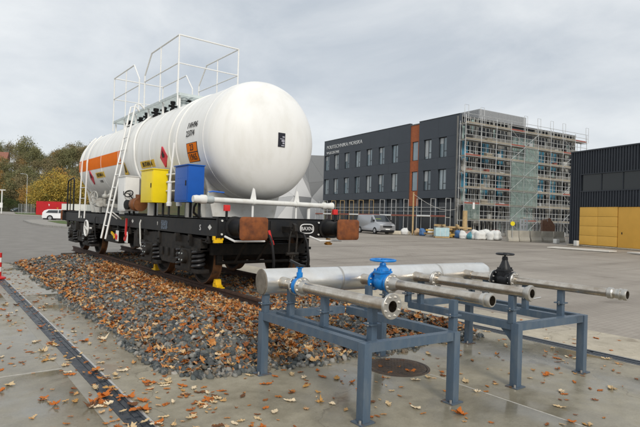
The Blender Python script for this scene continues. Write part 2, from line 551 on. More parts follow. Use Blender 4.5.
# crushed stones (stuff)
M_stone = mat('basalt_stone', (1, 1, 1), 0.75, var=.35, vscale=30, bump=.5, bscale=90,
              attr=[(0.035, 0.042, 0.046), (0.085, 0.098, 0.105), (0.16, 0.165, 0.155), (0.055, 0.064, 0.066), (0.27, 0.265, 0.24), (0.20, 0.15, 0.10), (0.11, 0.125, 0.12), (0.05, 0.056, 0.06), (0.42, 0.40, 0.36)])
def scatter_stones(n, x0, x1, y0, y1, smin, smax, sink=.35):
    x = RNG.uniform(x0, x1, n); y = RNG.uniform(y0, y1, n)
    ok = bed_d(x, y) > -.06-.12*RNG.random(n)**3
    x, y = x[ok], y[ok]
    z = np.maximum(bed_h(x, y), 0)
    return np.stack([x, y, z], 1)
t_ = (1+5**.5)/2
ICO = np.array([(-1,t_,0),(1,t_,0),(-1,-t_,0),(1,-t_,0),(0,-1,t_),(0,1,t_),(0,-1,-t_),(0,1,-t_),(t_,0,-1),(t_,0,1),(-t_,0,-1),(-t_,0,1)])/math.sqrt(1+t_*t_)
ICF = np.array([(0,11,5),(0,5,1),(0,1,7),(0,7,10),(0,10,11),(1,5,9),(5,11,4),(11,10,2),(10,7,6),(7,1,8),(3,9,4),(3,4,2),(3,2,6),(3,6,8),(3,8,9),(4,9,5),(2,4,11),(6,2,10),(8,6,7),(9,8,1)])
def rotmats(n, tilt=PI):
    a = RNG.uniform(0, 2*PI, n); b = RNG.uniform(-tilt, tilt, n); c = RNG.uniform(-tilt, tilt, n)
    ca, sa, cb, sb, cc, sc_ = np.cos(a), np.sin(a), np.cos(b), np.sin(b), np.cos(c), np.sin(c)
    R = np.empty((n,3,3))
    R[:,0,0]=ca*cb; R[:,0,1]=ca*sb*sc_-sa*cc; R[:,0,2]=ca*sb*cc+sa*sc_
    R[:,1,0]=sa*cb; R[:,1,1]=sa*sb*sc_+ca*cc; R[:,1,2]=sa*sb*cc-ca*sc_
    R[:,2,0]=-sb; R[:,2,1]=cb*sc_; R[:,2,2]=cb*cc
    return R
def stones(P, smin, smax, lift):
    n = len(P)
    sh = ICO[None]*(1+RNG.uniform(-.36, .36, (n,12,1)))
    sc_ = RNG.uniform(smin, smax, (n,1,1))*RNG.uniform(.5, 1.35, (n,1,3))
    v = np.einsum('nij,nkj->nki', rotmats(n), sh*sc_)
    off = P[:,None,:].copy(); off[...,2] += sc_[:,:,0]*lift
    V = (v+off).reshape(-1,3)
    F = (ICF[None]+12*np.arange(n)[:,None,None]).reshape(-1,3)
    return V, F, np.repeat(RNG.random(n), 12)
near = scatter_stones(21000, 1.85, 4.6, 4.2, 9.5, 0, 0)
far = scatter_stones(12000, 1.85, 4.6, 9.5, 17.6, 0, 0)
rgt = scatter_stones(11000, 4.6, 6.5, 4.1, 17.2, 0, 0)
PA = np.concatenate([near, far, rgt])
V, F, rv = stones(PA, .012, .038, .25)
stuff(link('ballast_stones', np_mesh('ballast_stones', V, F, M_stone, rv), M_stone))
bpy.data.objects['ballast_stones']['label'] = 'dark grey crushed stone ballast heaped round the track'

# ================================================================== FALLEN LEAVES
LEAFC = [(0.34, 0.095, 0.018), (0.50, 0.18, 0.035), (0.58, 0.34, 0.13), (0.66, 0.47, 0.25), (0.46, 0.14, 0.025), (0.22, 0.07, 0.02), (0.52, 0.20, 0.04), (0.68, 0.55, 0.36)]
M_leafs = mat('dry_leaf_mix', (1, 1, 1), 0.6, attr=LEAFC, var=.3, vscale=40)
def leaf_outline(kind, seed=0):
    """outline points of a lobed leaf, tip at +x, length 1"""
    if kind == 0:   # oak: five rounded lobes on each side of a long blade
        up = [(0,.02),(.10,.06),(.16,.17),(.24,.20),(.30,.11),(.38,.25),(.48,.28),(.54,.14),(.62,.26),(.71,.27),(.76,.13),(.85,.18),(.93,.12),(1,0)]
    else:           # maple: broad with pointed lobes
        up = [(0,.02),(.14,.04),(.06,.20),(.20,.24),(.16,.42),(.34,.36),(.46,.52),(.55,.30),(.66,.36),(.72,.16),(.86,.17),(1,0)]
    r_ = random.Random(int(seed*7+kind))
    jit = lambda q: (q[0]+r_.uniform(-.05, .05), max(.01, q[1]*r_.uniform(.55, 1.2)))
    lo = [jit(q) for q in up[1:-1]]; hi = [up[0]]+[jit(q) for q in up[1:-1]]+[up[-1]]
    return hi + [(x, -y) for x, y in reversed(lo)] + [(0,-.02)]
def leaf_arrays(kind, curl, seed):
    o = np.array(leaf_outline(kind, seed)); rr = np.random.default_rng(seed)
    ctr = np.array([[.5, 0]])
    pts = np.concatenate([o-[.5,0], ctr-[.5,0]])
    z = curl*(1.6*pts[:,1]**2+.55*pts[:,0]**2+rr.uniform(-.5,.5)*pts[:,0]*pts[:,1])+rr.uniform(-.05, .05, len(pts))
    z -= z.min()
    V = np.column_stack([pts, z]); n = len(o)
    F = np.array([(i, (i+1) % n, n) for i in range(n)])
    return V, F
def leaf_mass(P, smin, smax, tilt, curl, skew=None):
    Vs, Fs, rs = [], [], []; off = 0
    kinds = RNG.integers(0, 8, len(P))
    for k in range(8):
        LV, LF = leaf_arrays(0 if k < 6 else 1, curl*(.3+.25*k), 50+k)
        Q = P[kinds == k]; n = len(Q)
        v = np.einsum('nij,nkj->nki', rotmats(n, tilt), LV[None]*RNG.uniform(smin, smax, (n,1,1)))+Q[:,None,:]
        Vs.append(v.reshape(-1,3)); Fs.append((LF[None]+len(LV)*np.arange(n)[:,None,None]).reshape(-1,3)+off)
        off += n*len(LV)
        r = RNG.random(n) if skew is None else np.clip(RNG.normal(skew[0], skew[1], n), 0, 1)
        rs.append(np.repeat(r, len(LV)))
    return np.concatenate(Vs), np.concatenate(Fs), np.concatenate(rs)
def scat(n, fx, fy, lift=.012):
    x, y = fx(n), fy(n)
    ok = bed_d(x, y) > -.05; x, y = x[ok], y[ok]
    return np.stack([x, y, np.maximum(bed_h(x, y), 0)+lift+RNG.uniform(0, .022, len(x))], 1)
# thick drift along the near rail, thinner cover over the slope and the front
P1 = scat(3600, lambda n: np.clip(3.66-np.abs(RNG.normal(0, .50, n)), 1.9, 3.69), lambda n: RNG.uniform(4.6, 13, n))
P2 = scat(1350, lambda n: RNG.uniform(1.95, 3.7, n), lambda n: RNG.uniform(4.35, 17, n))
P3 = scat(1900, lambda n: RNG.uniform(3.7, 6.4, n), lambda n: 4.4+RNG.random(n)**1.5*4.5)
P4 = scat(800, lambda n: 1.98+np.abs(RNG.normal(0, .16, n)), lambda n: RNG.uniform(4.6, 17, n))
P6 = scat(1000, lambda n: RNG.uniform(1.95, 4.4, n), lambda n: 4.35+RNG.random(n)**1.4*9)
P5 = scat(900, lambda n: RNG.uniform(3.9, 5.2, n), lambda n: RNG.uniform(6, 17, n))
V, F, rv = leaf_mass(np.concatenate([P1, P2, P3, P4, P5]), .06, .125, .6, .45)
V2, F2, rv2 = leaf_mass(P6, .03, .075, .9, .9, (.35, .3))
F = np.concatenate([F, F2+len(V)]); V = np.concatenate([V, V2]); rv = np.concatenate([rv, rv2])
o = stuff(link('leaf_litter', np_mesh('leaf_litter', V, F, M_leafs, rv), M_leafs))
o['label'] = 'orange and tan fallen leaves lying over the ballast stones'

# single leaves lying on the concrete
leaf_kinds = []
cols = [('pale tan', (0.56, 0.42, 0.24)), ('rusty orange', (0.46, 0.135, 0.022)), ('yellow ochre', (0.46, 0.25, 0.075)), ('dark brown', (0.14, 0.06, 0.025)), ('cream', (0.66, 0.54, 0.37))]
for ci, (cn, c) in enumerate(cols):
    mm = mat('leaf_'+cn.replace(' ', '_'), c, .75, var=.3, vscale=25)
    for k in range(6):
        LV, LF = leaf_arrays(0 if k < 4 else 1, (.9, .35, 1.5, .6, .5, 1.1)[k], 10*ci+k)
        me = bpy.data.meshes.new('fallen_leaf')
        stem = [(-.5,-.012,LV[0,2]), (-.5,.012,LV[0,2]), (-.68,.05,LV[0,2]*.4), (-.68,.035,LV[0,2]*.4)]
        me.from_pydata([tuple(q) for q in LV]+stem, [], [tuple(f) for f in LF.tolist()]+[(len(LV), len(LV)+1, len(LV)+2, len(LV)+3)])
        me.materials.append(mm); me.update()
        leaf_kinds.append((me, cn, 'oak' if k < 4 else 'maple'))
def drop_leaf(x, y, s=None, ci=None):
    k = random.choices(range(5), (27, 35, 13, 8, 17))[0] if ci is None else ci
    me, cn, sp = leaf_kinds[k*6+random.choices(range(6), (3, 3, 2, 3, 1, 1))[0]]
    s = s or random.uniform(.07, .135)
    o = link('fallen_leaf', me, None, None, (x, y, .001), (random.uniform(-.06, .06), random.uniform(-.06, .06), random.uniform(0, 2*PI)), (s, s, s))
    where = 'left of the dark slot drain' if x < 1.3 else ('between the ballast and the slot drain' if x < 2.4 and y > 4.3 else ('on the pale strip along the yard' if x > 6.8 else 'round the pipe stand'))
    tag(o, f'{cn} lobed {sp} leaf on the concrete {where}', 'leaf', f'{cn} {sp} leaves on the concrete {where}')
n = 0
while n < 78:      # beside the ballast, both sides of the drain
    x = random.gauss(1.42, .28); y = 3.3+random.random()**1.6*12
    if bed_d(np.array(x), np.array(y)) < -.05: drop_leaf(x, y); n += 1
n = 0
while n < 80:      # left slab
    x = random.uniform(-.9, 1.2); y = random.uniform(3.6, 12)
    if x > -1.6+.12*y: drop_leaf(x, y); n += 1
n = 0
while n < 34:      # front corner of the ballast
    x = random.uniform(1.6, 3.4); y = random.uniform(2.6, 4.7)
    if bed_d(np.array(x), np.array(y)) < -.03: drop_leaf(x, y); n += 1
n = 0
while n < 48:      # round the stand
    x = random.uniform(2.6, 6.5); y = random.uniform(1.6, 4.6)
    if bed_d(np.array(x), np.array(y)) < -.03 and min(abs(x-2.72), abs(x-3.7), abs(x-4.6), abs(x-5.67)) > .13: drop_leaf(x, y); n += 1
for i in range(9): drop_leaf(random.uniform(6.85, 7.95), random.uniform(2.4, 6))
for c in ((1.42, 4.2), (1.30, 4.5), (1.15, 4.35), (2.02, 4.05), (1.36, 5.3), (1.25, 6.6), (1.1, 5.9)):   # small drifts caught at the drain
    for i in range(5): drop_leaf(c[0]+random.gauss(0, .07), c[1]+random.gauss(0, .09))

# crumbs and small leaves too many to count
xs_ = np.concatenate([RNG.normal(1.45, .4, 620), RNG.uniform(-1.2, 1.2, 260), RNG.uniform(1.5, 6.4, 260), RNG.uniform(6.85, 8, 40)])
ys_ = np.concatenate([3.0+RNG.random(620)**1.3*14, RNG.uniform(3.4, 17, 260), RNG.uniform(1.2, 4.6, 260), RNG.uniform(1, 12, 40)])
ok = bed_d(xs_, ys_) < -.03
V, F, rv = leaf_mass(np.stack([xs_[ok], ys_[ok], np.full(ok.sum(), .003)], 1), .025, .075, .12, .5)
V[:,2] = np.maximum(V[:,2], .001)
o = stuff(link('leaf_crumbs', np_mesh('leaf_crumbs', V, F, M_leafs, rv), M_leafs))
o['label'] = 'scattered small leaf scraps on the wet concrete'

# ================================================================== TRACK
M_rail = mat('rusty_rail', (0.045, 0.024, 0.017), 0.75, 0.2, col2=(0.085, 0.043, 0.026), vscale=14, bump=.3)
M_sleeper = mat('old_timber_sleeper', (0.07, 0.055, 0.042), .9, var=.35, vscale=12, stretch=(1,6,6), bump=.5)
trk = thing('railway_track', 'short length of rusty railway track bedded in ballast under the tank wagon', 'railway track', (XT, 0, 0))
pr = [(-.062,0),(.062,0),(.062,.010),(.012,.028),(.009,.10),(.034,.115),(.034,.142),(.026,.150),(-.026,.150),(-.034,.142),(-.034,.115),(-.009,.10),(-.012,.028),(-.062,.010)]
for sx in (-1, 1):
    r = MB().prism([(sx*.7535+a, HR-.15+b) for a, b in pr], 'y', 5.95, 17.95).build('rail', M_rail, trk, False)
    pl = MB()
    y = 6.25
    while y < 17.4:
        pl.box(sx*.7535-.15, sx*.7535+.15, y-.07, y+.07, HR-.168, HR-.1495)
        for q in (-1, 1):
            pl.lathe([(0,.014),(.035,.014)], (sx*.7535+q*.1, y, HR-.15), (0,0,1), 6)
        y += .64
    pl.build('rail_fixings', M_rail, r, False)
y = 6.25
sl = MB().box(-1.25, 1.25, -.12, .12, HR-.32, HR-.168, .008).mesh('sleeper')
while y < 17.4:
    link('sleeper', sl, M_sleeper, trk, (0, y, 0)); y += .64

# ================================================================== TANK WAGON  (local: x across, y away along the track, z above rail top)
M_tank = mat('tank_white_paint', (0.82, 0.82, 0.80), 0.42, col2=(0.70, 0.69, 0.645), mixpos=(.46, .80), vscale=2.6, stretch=(1, 2.2, .28), bump=.035, bscale=3)
M_white = mat('white_paint', (0.78, 0.78, 0.76), 0.42, var=.06, vscale=6)
M_white2 = mat('weathered_white_paint', (0.70, 0.70, 0.67), 0.5, col2=(0.56, 0.54, 0.48), mixpos=(.5, .8), vscale=9)
M_black = mat('black_frame_paint', (0.009, 0.010, 0.012), 0.55, col2=(0.018, 0.016, 0.014), vscale=7, bump=.1, bscale=30)
M_under = mat('grimy_running_gear', (0.011, 0.0105, 0.010), 0.65, col2=(0.028, 0.022, 0.017), vscale=11, bump=.3, bscale=40)
M_spring = mat('spring_steel', (0.03, 0.03, 0.032), 0.45, 0.3, var=.3, vscale=20)
M_rust = mat('rusted_plate', (0.235, 0.075, 0.024), 0.8, col2=(0.12, 0.042, 0.02), vscale=9, bump=.3, bscale=50)
M_wrust = mat('rusty_wheel', (0.20, 0.09, 0.035), 0.7, 0.2, col2=(0.06, 0.033, 0.022), vscale=8, bump=.2)
M_orange = mat('orange_band_paint', (0.80, 0.17, 0.004), 0.65, spec=.08, var=.07, vscale=4)
M_oplate = mat('orange_plate', (0.80, 0.19, 0.008), 0.6, spec=.1)
M_yel = mat('yellow_cabinet_paint', (0.86, 0.66, 0.012), 0.38, var=.05, vscale=5)
M_blue = mat('blue_cabinet_paint', (0.006, 0.088, 0.40), 0.4, var=.08, vscale=5)
M_ylab = mat('yellow_label', (0.72, 0.46, 0.03), 0.5, var=.1)
M_red = mat('red_paint', (0.62, 0.030, 0.030), 0.4)
M_dred = mat('red_hazard_label', (0.56, 0.03, 0.055), 0.45)
M_ink = mat('black_ink', (0.015, 0.014, 0.014), 0.6)
M_wink = mat('white_ink', (0.75, 0.75, 0.74), 0.6)
M_grey = mat('pale_grey_metal', (0.42, 0.46, 0.46), 0.5, 0.2, var=.2, vscale=8)
M_rubber = mat('black_rubber', (0.012, 0.012, 0.013), 0.6)
M_brown = mat('brown_actuator', (0.19, 0.075, 0.03), 0.5, var=.3, vscale=12)
M_yclamp = mat('yellow_steel', (0.85, 0.52, 0.01), 0.45, var=.1, vscale=12)

wag = thing('tank_wagon', 'white four axle gas tank wagon with orange band on black frame', 'tank wagon', (XT, YB, HR))
TR, TW, TU0, TU1, TK = 1.017, 2.461, 0.80, 10.65, 0.61     # radius, axis height, ends, dish depth
prof = []
for i in range(15):
    a = PI/2*(1-i/14)
    prof.append((TU0+TK*(1-math.sin(a)), TR*math.cos(a)))
for i in range(1, 25): prof.append((TU0+TK+(TU1-TU0-2*TK)*i/24, TR))
for i in range(1, 15):
    a = PI/2*i/14
    prof.append((TU1-TK*(1-math.sin(a)), TR*math.cos(a)))
prof[0] = (TU0, 0.0005); prof[-1] = (TU1, 0.0005)
tank = MB().lathe([(y, max(r, .0005)) for y, r in prof], (0, 0, TW), (0, 1, 0), 96, False).build('tank', M_tank, wag)

def tp(u, ang, off=0.0):
    """point on the shell: ang measured from the left (-x) side upwards, degrees"""
    a = rad(ang)
    rr = TR
    if u < TU0+TK: rr = TR*math.sqrt(max(0, 1-((TU0+TK-u)/TK)**2))
    if u > TU1-TK: rr = TR*math.sqrt(max(0, 1-((u-TU1+TK)/TK)**2))
    rr += off
    return Vector((-rr*math.cos(a), u, TW+rr*math.sin(a)))
def patch(name, material, u0, u1, a0, a1, off=.004, nu=2, na=6, par=tank):
    mb = MB(); vs_ = []
    for k in (off, -.004):
        for i in range(nu+1):
            for j in range(na+1):
                vs_.append(tp(u0+(u1-u0)*i/nu, a0+(a1-a0)*j/na, k))
    fs = []; n = na+1; o2 = (nu+1)*n
    for i in range(nu):
        for j in range(na):
            q = (i*n+j, (i+1)*n+j, (i+1)*n+j+1, i*n+j+1)
            fs.append(q); fs.append(tuple(o2+t for t in reversed(q)))
    rim = [i*n for i in range(nu+1)]+[nu*n+j for j in range(1, n)]+[i*n+na for i in range(nu-1, -1, -1)]+[j for j in range(na-1, 0, -1)]
    for i in range(len(rim)):
        a, b = rim[i], rim[(i+1) % len(rim)]
        fs.append((a, b, o2+b, o2+a))
    mb.add(vs_, fs)
    return mb.build(name, material, par)
def hoop(name, u, w, off, a0, a1, material=M_tank, n=40):
    return patch(name, material, u-w/2, u+w/2, a0, a1, off, 1, n)
# weld seams and the strengthening bands round the shell
for u in (TU0+TK+.12, 3.05, 4.05, 6.2, 7.7, 9.2, TU1-TK-.1): hoop('weld_seam', u, .022, .006, -180, 180, n=72)
for u in (2.66, 3.0): hoop('strap', u, .05, .016, -85, 75)
pp = [tp(5.45-.55*min(1, k/14), 78-k*5.5, .03) for k in range(22)]
MB().poly(pp, .022, 8).build('vent_pipe', M_white, tank)
# orange gas band running along both sides and round the far dish
for s in (0, 1):
    mb = MB(); vs_, fs = [], []
    N = 34
    for i in range(N+1):
        u = 5.99+(10.35-5.99)*i/N
        for a in (-10.4, -5, 0, 7.4):
            q = tp(u, a, .0035); vs_.append((q.x*(1 if s == 0 else -1), q.y, q.z))
    for i in range(N):
        for j in range(3): fs.append((i*4+j, (i+1)*4+j, (i+1)*4+j+1, i*4+j+1))
    mb.add(vs_, fs).build('orange_band', M_orange, tank)
def decal_frame(u, ang):
    o = tp(u, ang, .009); a = rad(ang)
    return frame_mtx(o, (0, -1, 0), (math.sin(a), 0, math.cos(a)))
# orange hazard plate in two halves
pO = patch('hazard_plate', M_ink, 1.76, 2.19, -23.2, -4.4, .004, 1, 6)
for a0, a1, t in ((-13.2, -5.0, '23'), (-22.6, -14.2, '1965')):
    patch('plate_field', M_oplate, 1.78, 2.17, a0, a1, .0065, 1, 4, pO)
    lettering(t, .155, M_ink, pO, decal_frame(1.975, (a0+a1)/2), stretch=1.0)
# tank lettering, yellow product labels, red flame diamonds, warning triangle
lettering('1VH96', .15, M_ink, tank, decal_frame(1.99, 12.5))
lettering('237/4', .15, M_ink, tank, decal_frame(2.03, 4.5))
for u, a in ((4.25, -17), (7.95, -20)):
    q = patch('product_label', M_ylab, u-.41, u+.41, a-4.2, a+4.2, .004, 1, 4)
    lettering('BUTAN A', .135, M_ink, q, decal_frame(u, a))
lettering('U 9.93', .10, M_ink, tank, decal_frame(8.05, -30))
for u, a in ((3.30, -12.7), (8.87, -22)):
    q = MB(); s_ = .20
    fr = decal_frame(u, a)
    q.add([fr @ Vector(c) for c in ((0,-s_,0),(s_,0,-.008),(0,s_,0),(-s_,0,-.008),(0,-s_,-.02),(s_,0,-.028),(0,s_,-.02),(-s_,0,-.028))], [(0,1,2,3),(7,6,5,4),(0,4,5,1),(1,5,6,2),(2,6,7,3),(3,7,4,0)])
    d = q.build('hazard_diamond', M_dred, tank, False)
    fl = MB().add([fr @ Vector((x*.1, y*.1+.05, .003)) for x, y in ((-.5,-.6),(.5,-.6),(.65,0),(.3,.2),(.35,.7),(0,.3),(-.1,1),(-.35,.3),(-.65,.1))], [tuple(range(9))])
    fl.build('flame_mark', M_ink, d, False)
fr = decal_frame(5.72, -17)
tri = MB().add([fr @ Vector(c) for c in ((-.14,-.15,0),(.14,-.15,0),(0,.17,0))], [(0,1,2)]).build('warning_triangle', M_ylab, tank, False)
MB().add([fr @ Vector(c) for c in ((-.05,-.1,.003),(.05,-.1,.003),(.02,.08,.003),(-.02,.08,.003))], [(0,1,2,3)]).build('triangle_mark', M_ink, tri, False)
# black data plate on the near dish, with grey print
def dishp(v, w, off=0.0):
    r2 = (v*v+(w-TW)**2)/TR**2
    return Vector((v, TU0+TK*(1-math.sqrt(max(0, 1-r2)))-off, w))
dp = MB(); X0, X1, Z0, Z1 = -.03, .105, 2.315, 2.545
dp.add([dishp(X0,Z0,.01), dishp(X1,Z0,.01), dishp(X1,Z1,.01), dishp(X0,Z1,.01), dishp(X0,Z0,-.01), dishp(X1,Z0,-.01), dishp(X1,Z1,-.01), dishp(X0,Z1,-.01)],
       [(0,1,2,3),(7,6,5,4),(0,4,5,1),(1,5,6,2),(2,6,7,3),(3,7,4,0)])
dp = dp.build('data_plate', mat('dark_plate', (.018, .018, .026), .35), tank, False)
for (a0, a1, z0, z1) in ((.045,.09,2.47,2.49), (.0,.085,2.44,2.45), (.03,.09,2.40,2.43), (.05,.09,2.365,2.39), (.03,.09,2.33,2.345)):
    MB().add([dishp(a0,z0,.012), dishp(a1,z0,.012), dishp(a1,z1,.012), dishp(a0,z1,.012)], [(0,1,2,3)]).build('print_line', mat('plate_print', (.42,.42,.48), .5), dp, False)

# ---- underframe
FL0, FL1 = 0.62, 11.48
for sx in (-1, 1):
    x = sx*1.09
    sill = MB().box(min(x, x-sx*.012), max(x, x-sx*.012), FL0+.02, FL1-.02, .83, 1.11)
    for z in (.83, 1.095): sill.box(min(x, x-sx*.11), max(x, x-sx*.11), FL0+.02, FL1-.02, z, z+.016)
    for k in range(18):
        y = .95+k*.61
        sill.box(min(x-sx*.012, x-sx*.09), max(x-sx*.012, x-sx*.09), y, y+.012, .846, 1.095)
    sill.build('side_sill', M_black, wag, False)
MB().box(-.20, .20, FL0+.05, FL1-.05, .80, 1.10).build('centre_sill', M_black, wag, False)
cm = MB()
for k in range(12): cm.box(-1.075, 1.075, 1.2+k*.86, 1.28+k*.86, .86, 1.09)
cm.build('cross_members', M_black, wag, False)
for a_, b_ in ((FL0+.03, 1.5), (FL1-1.5, FL1-.03)): MB().box(-1.08, 1.08, a_, b_, 1.112, 1.122).build('end_deck', M_black, wag, False)
MB().box(-.98, -.62, 6.1, 7.2, .42, .82, .02).build('equipment_box', M_under, wag)
MB().box(.45, 1.0, 4.6, 7.6, .5, .82, .02).build('equipment_box', M_under, wag)
for end, (y, s) in enumerate(((FL0, -1), (FL1, 1))):
    hs = MB()
    hs.box(-1.16, 1.16, min(y, y-s*.03), max(y, y-s*.03), .835, 1.145, .006)
    hs.box(-1.14, 1.14, min(y, y-s*.2), max(y, y-s*.2), 1.128, 1.148)
    for q in (-1, 1):
        hs.box(q*1.0-.14, q*1.0+.14, min(y+s*.002, y+s*.016), max(y+s*.002, y+s*.016), .86, 1.12, .004)
    hs.box(-.25, .25, min(y+s*.001, y+s*.02), max(y+s*.001, y+s*.02), .85, 1.1, .004)
    H_ = hs.build('headstock', M_black, wag)
    if end == 0:
        bo = MB()
        for vx in (-1.09, -.70, .70, 1.09):
            for z in (.89, 1.09): bo.lathe([(0,.016),(.018,.016)], (vx, y-.014, z), (0,-1,0), 6)
        bo.build('headstock_bolts', M_white2, H_, False)
        # oval owner's badge
        ov = [(.135*math.copysign(abs(math.cos(t))**.6, math.cos(t)), .075*math.copysign(abs(math.sin(t))**.7, math.sin(t))) for t in [2*PI*k/28 for k in range(28)]]
        MB().poly([(.47+a, y-.006, .985+b) for a, b in ov], .009, 6, True).build('badge_ring', M_wink, H_)
        lettering('BAXN', .085, M_wink, H_, frame_mtx((.47, y-.004, .985), (1,0,0), (0,0,1)), stretch=1.05)
    for q in (-1, 1):
        B_ = MB().lathe([(0,.165),(.03,.165),(.035,.125),(.30,.118),(.31,.13),(.345,.13),(.35,.095),(.57,.09)], (q*.875, y, .995), (0, s, 0), 24)
        B_ = B_.build('buffer', M_black, wag)
        # convex rounded-rectangle buffer plate
        w2, h2 = .225, .165
        rim = []
        for cx, cz, a0 in ((w2-.05, h2-.05, 0), (-w2+.05, h2-.05, 90), (-w2+.05, -h2+.05, 180), (w2-.05, -h2+.05, 270)):
            for k in range(5):
                a = rad(a0+k*22.5); rim.append((cx+.05*math.cos(a), cz+.05*math.sin(a)))
        pb = MB(); n_ = len(rim); ring = []
        for sc_, yy in ((.9, .560), (1, .572), (1, .592), (.93, .604), (.6, .614), (.05, .619)):
            ring += [(q*.875+a*sc_, y+s*yy, .995+b*sc_) for a, b in rim]
        fs = [(i*n_+k, i*n_+(k+1) % n_, (i+1)*n_+(k+1) % n_, (i+1)*n_+k) for i in range(5) for k in range(n_)]
        fs += [tuple(range(n_)), tuple(5*n_+k for k in range(n_))]
        pb.add(ring, fs).build('buffer_plate', M_rust, B_)
    # draw hook and screw coupling
    hk = MB(); hk.prism([(-.03,.93),(.03,.93),(.035,1.02),(-.035,1.02)], 'y', min(y, y+s*.26), max(y, y+s*.26))
    hk.prism([(y+s*a, .96+b) for a, b in ((.2,-.05),(.34,-.06),(.38,0),(.36,.09),(.30,.12),(.29,.08),(.32,.05),(.31,.01),(.24,.03),(.2,.06))], 'x', -.028, .028)
    hk.build('draw_hook', M_under, wag, False)
    cp = MB(); yy = y+s*.30
    for q in (-.07, .07): cp.poly([(q*.6, yy, .95), (q, yy-.0, .86), (q, yy-s*.02, .62), (q*.5, yy-s*.02, .56)], .016, 6)
    cp.tube((-.11, yy-s*.02, .60), (.11, yy-s*.02, .60), .026, 8); cp.tube((0, yy-s*.02, .6), (0, yy-s*.04, .36), .022, 8)
    cp.poly([(-.06, yy-s*.04, .37), (-.07, yy-s*.06, .2), (0, yy-s*.06, .15), (.07, yy-s*.06, .2), (.06, yy-s*.04, .37)], .015, 6)
    cp.build('screw_coupling', M_under, wag)
    # brake hoses with red cocks
    for q in (-.36, .30):
        hp = [(q, y+s*.02, .93), (q, y+s*.16, .90), (q+.01, y+s*.24, .76), (q+.05, y+s*.24, .5), (q+.07, y+s*.20, .33), (q+.10, y+s*.17, .30)]
        hh = MB().poly(hp, .022, 8).build('brake_hose', M_rubber, wag)
        if q < 0:
            MB().bar((q-.01, y+s*.17, .96), (q+.03, y+s*.19, .80), .02, .035).bar((q+.03, y+s*.19, .8), (q+.05, y+s*.19, .735), .03, .05).build('cock_lever', M_red, hh, False)
    # white shunter's grab rails below the headstock
    for q in (-1, 1):
        xa, xb = (q*1.05, q*.45) if q < 0 else (.50, 1.05)
        MB().poly([(xa, y+s*.05, .86), (xa+(.05 if xb > xa else -.05), y+s*.26, .80), (xb-(.05 if xb > xa else -.05), y+s*.26, .80), (xb, y+s*.10, .84)], .016, 8).build('grab_rail', M_white, wag)
        if end == 0:
            lp = MB().box(q*1.03-.016, q*1.03+.016, y-.05, y-.03, 1.1, 1.27).build('lamp_iron', M_black, wag, False)
            MB().box(q*1.03-.045, q*1.03+.045, y-.065, y-.015, 1.235, 1.325, .006).build('red_block', M_red, lp)
# yellow chock holder hanging at the near corner, small orange one under the far buffer
yc = MB(); yc.box(-1.19, -1.05, .63, .68, .76, .81, .006); yc.box(-1.15, -1.09, .63, .67, .81, .90, .006); yc.box(-1.20,-1.17,.63,.68,.80,.86,.004); yc.box(-1.07,-1.04,.63,.68,.80,.86,.004)
yc.build('yellow_bracket', M_yclamp, wag)
MB().prism([(.83,.72),(.91,.72),(.93,.75),(.89,.76),(.885,.83),(.85,.83),(.845,.76),(.81,.75)], 'y', .50, .58).build('orange_bracket', mat('orange_brown_steel', (.42,.19,.03), .6), wag, False)

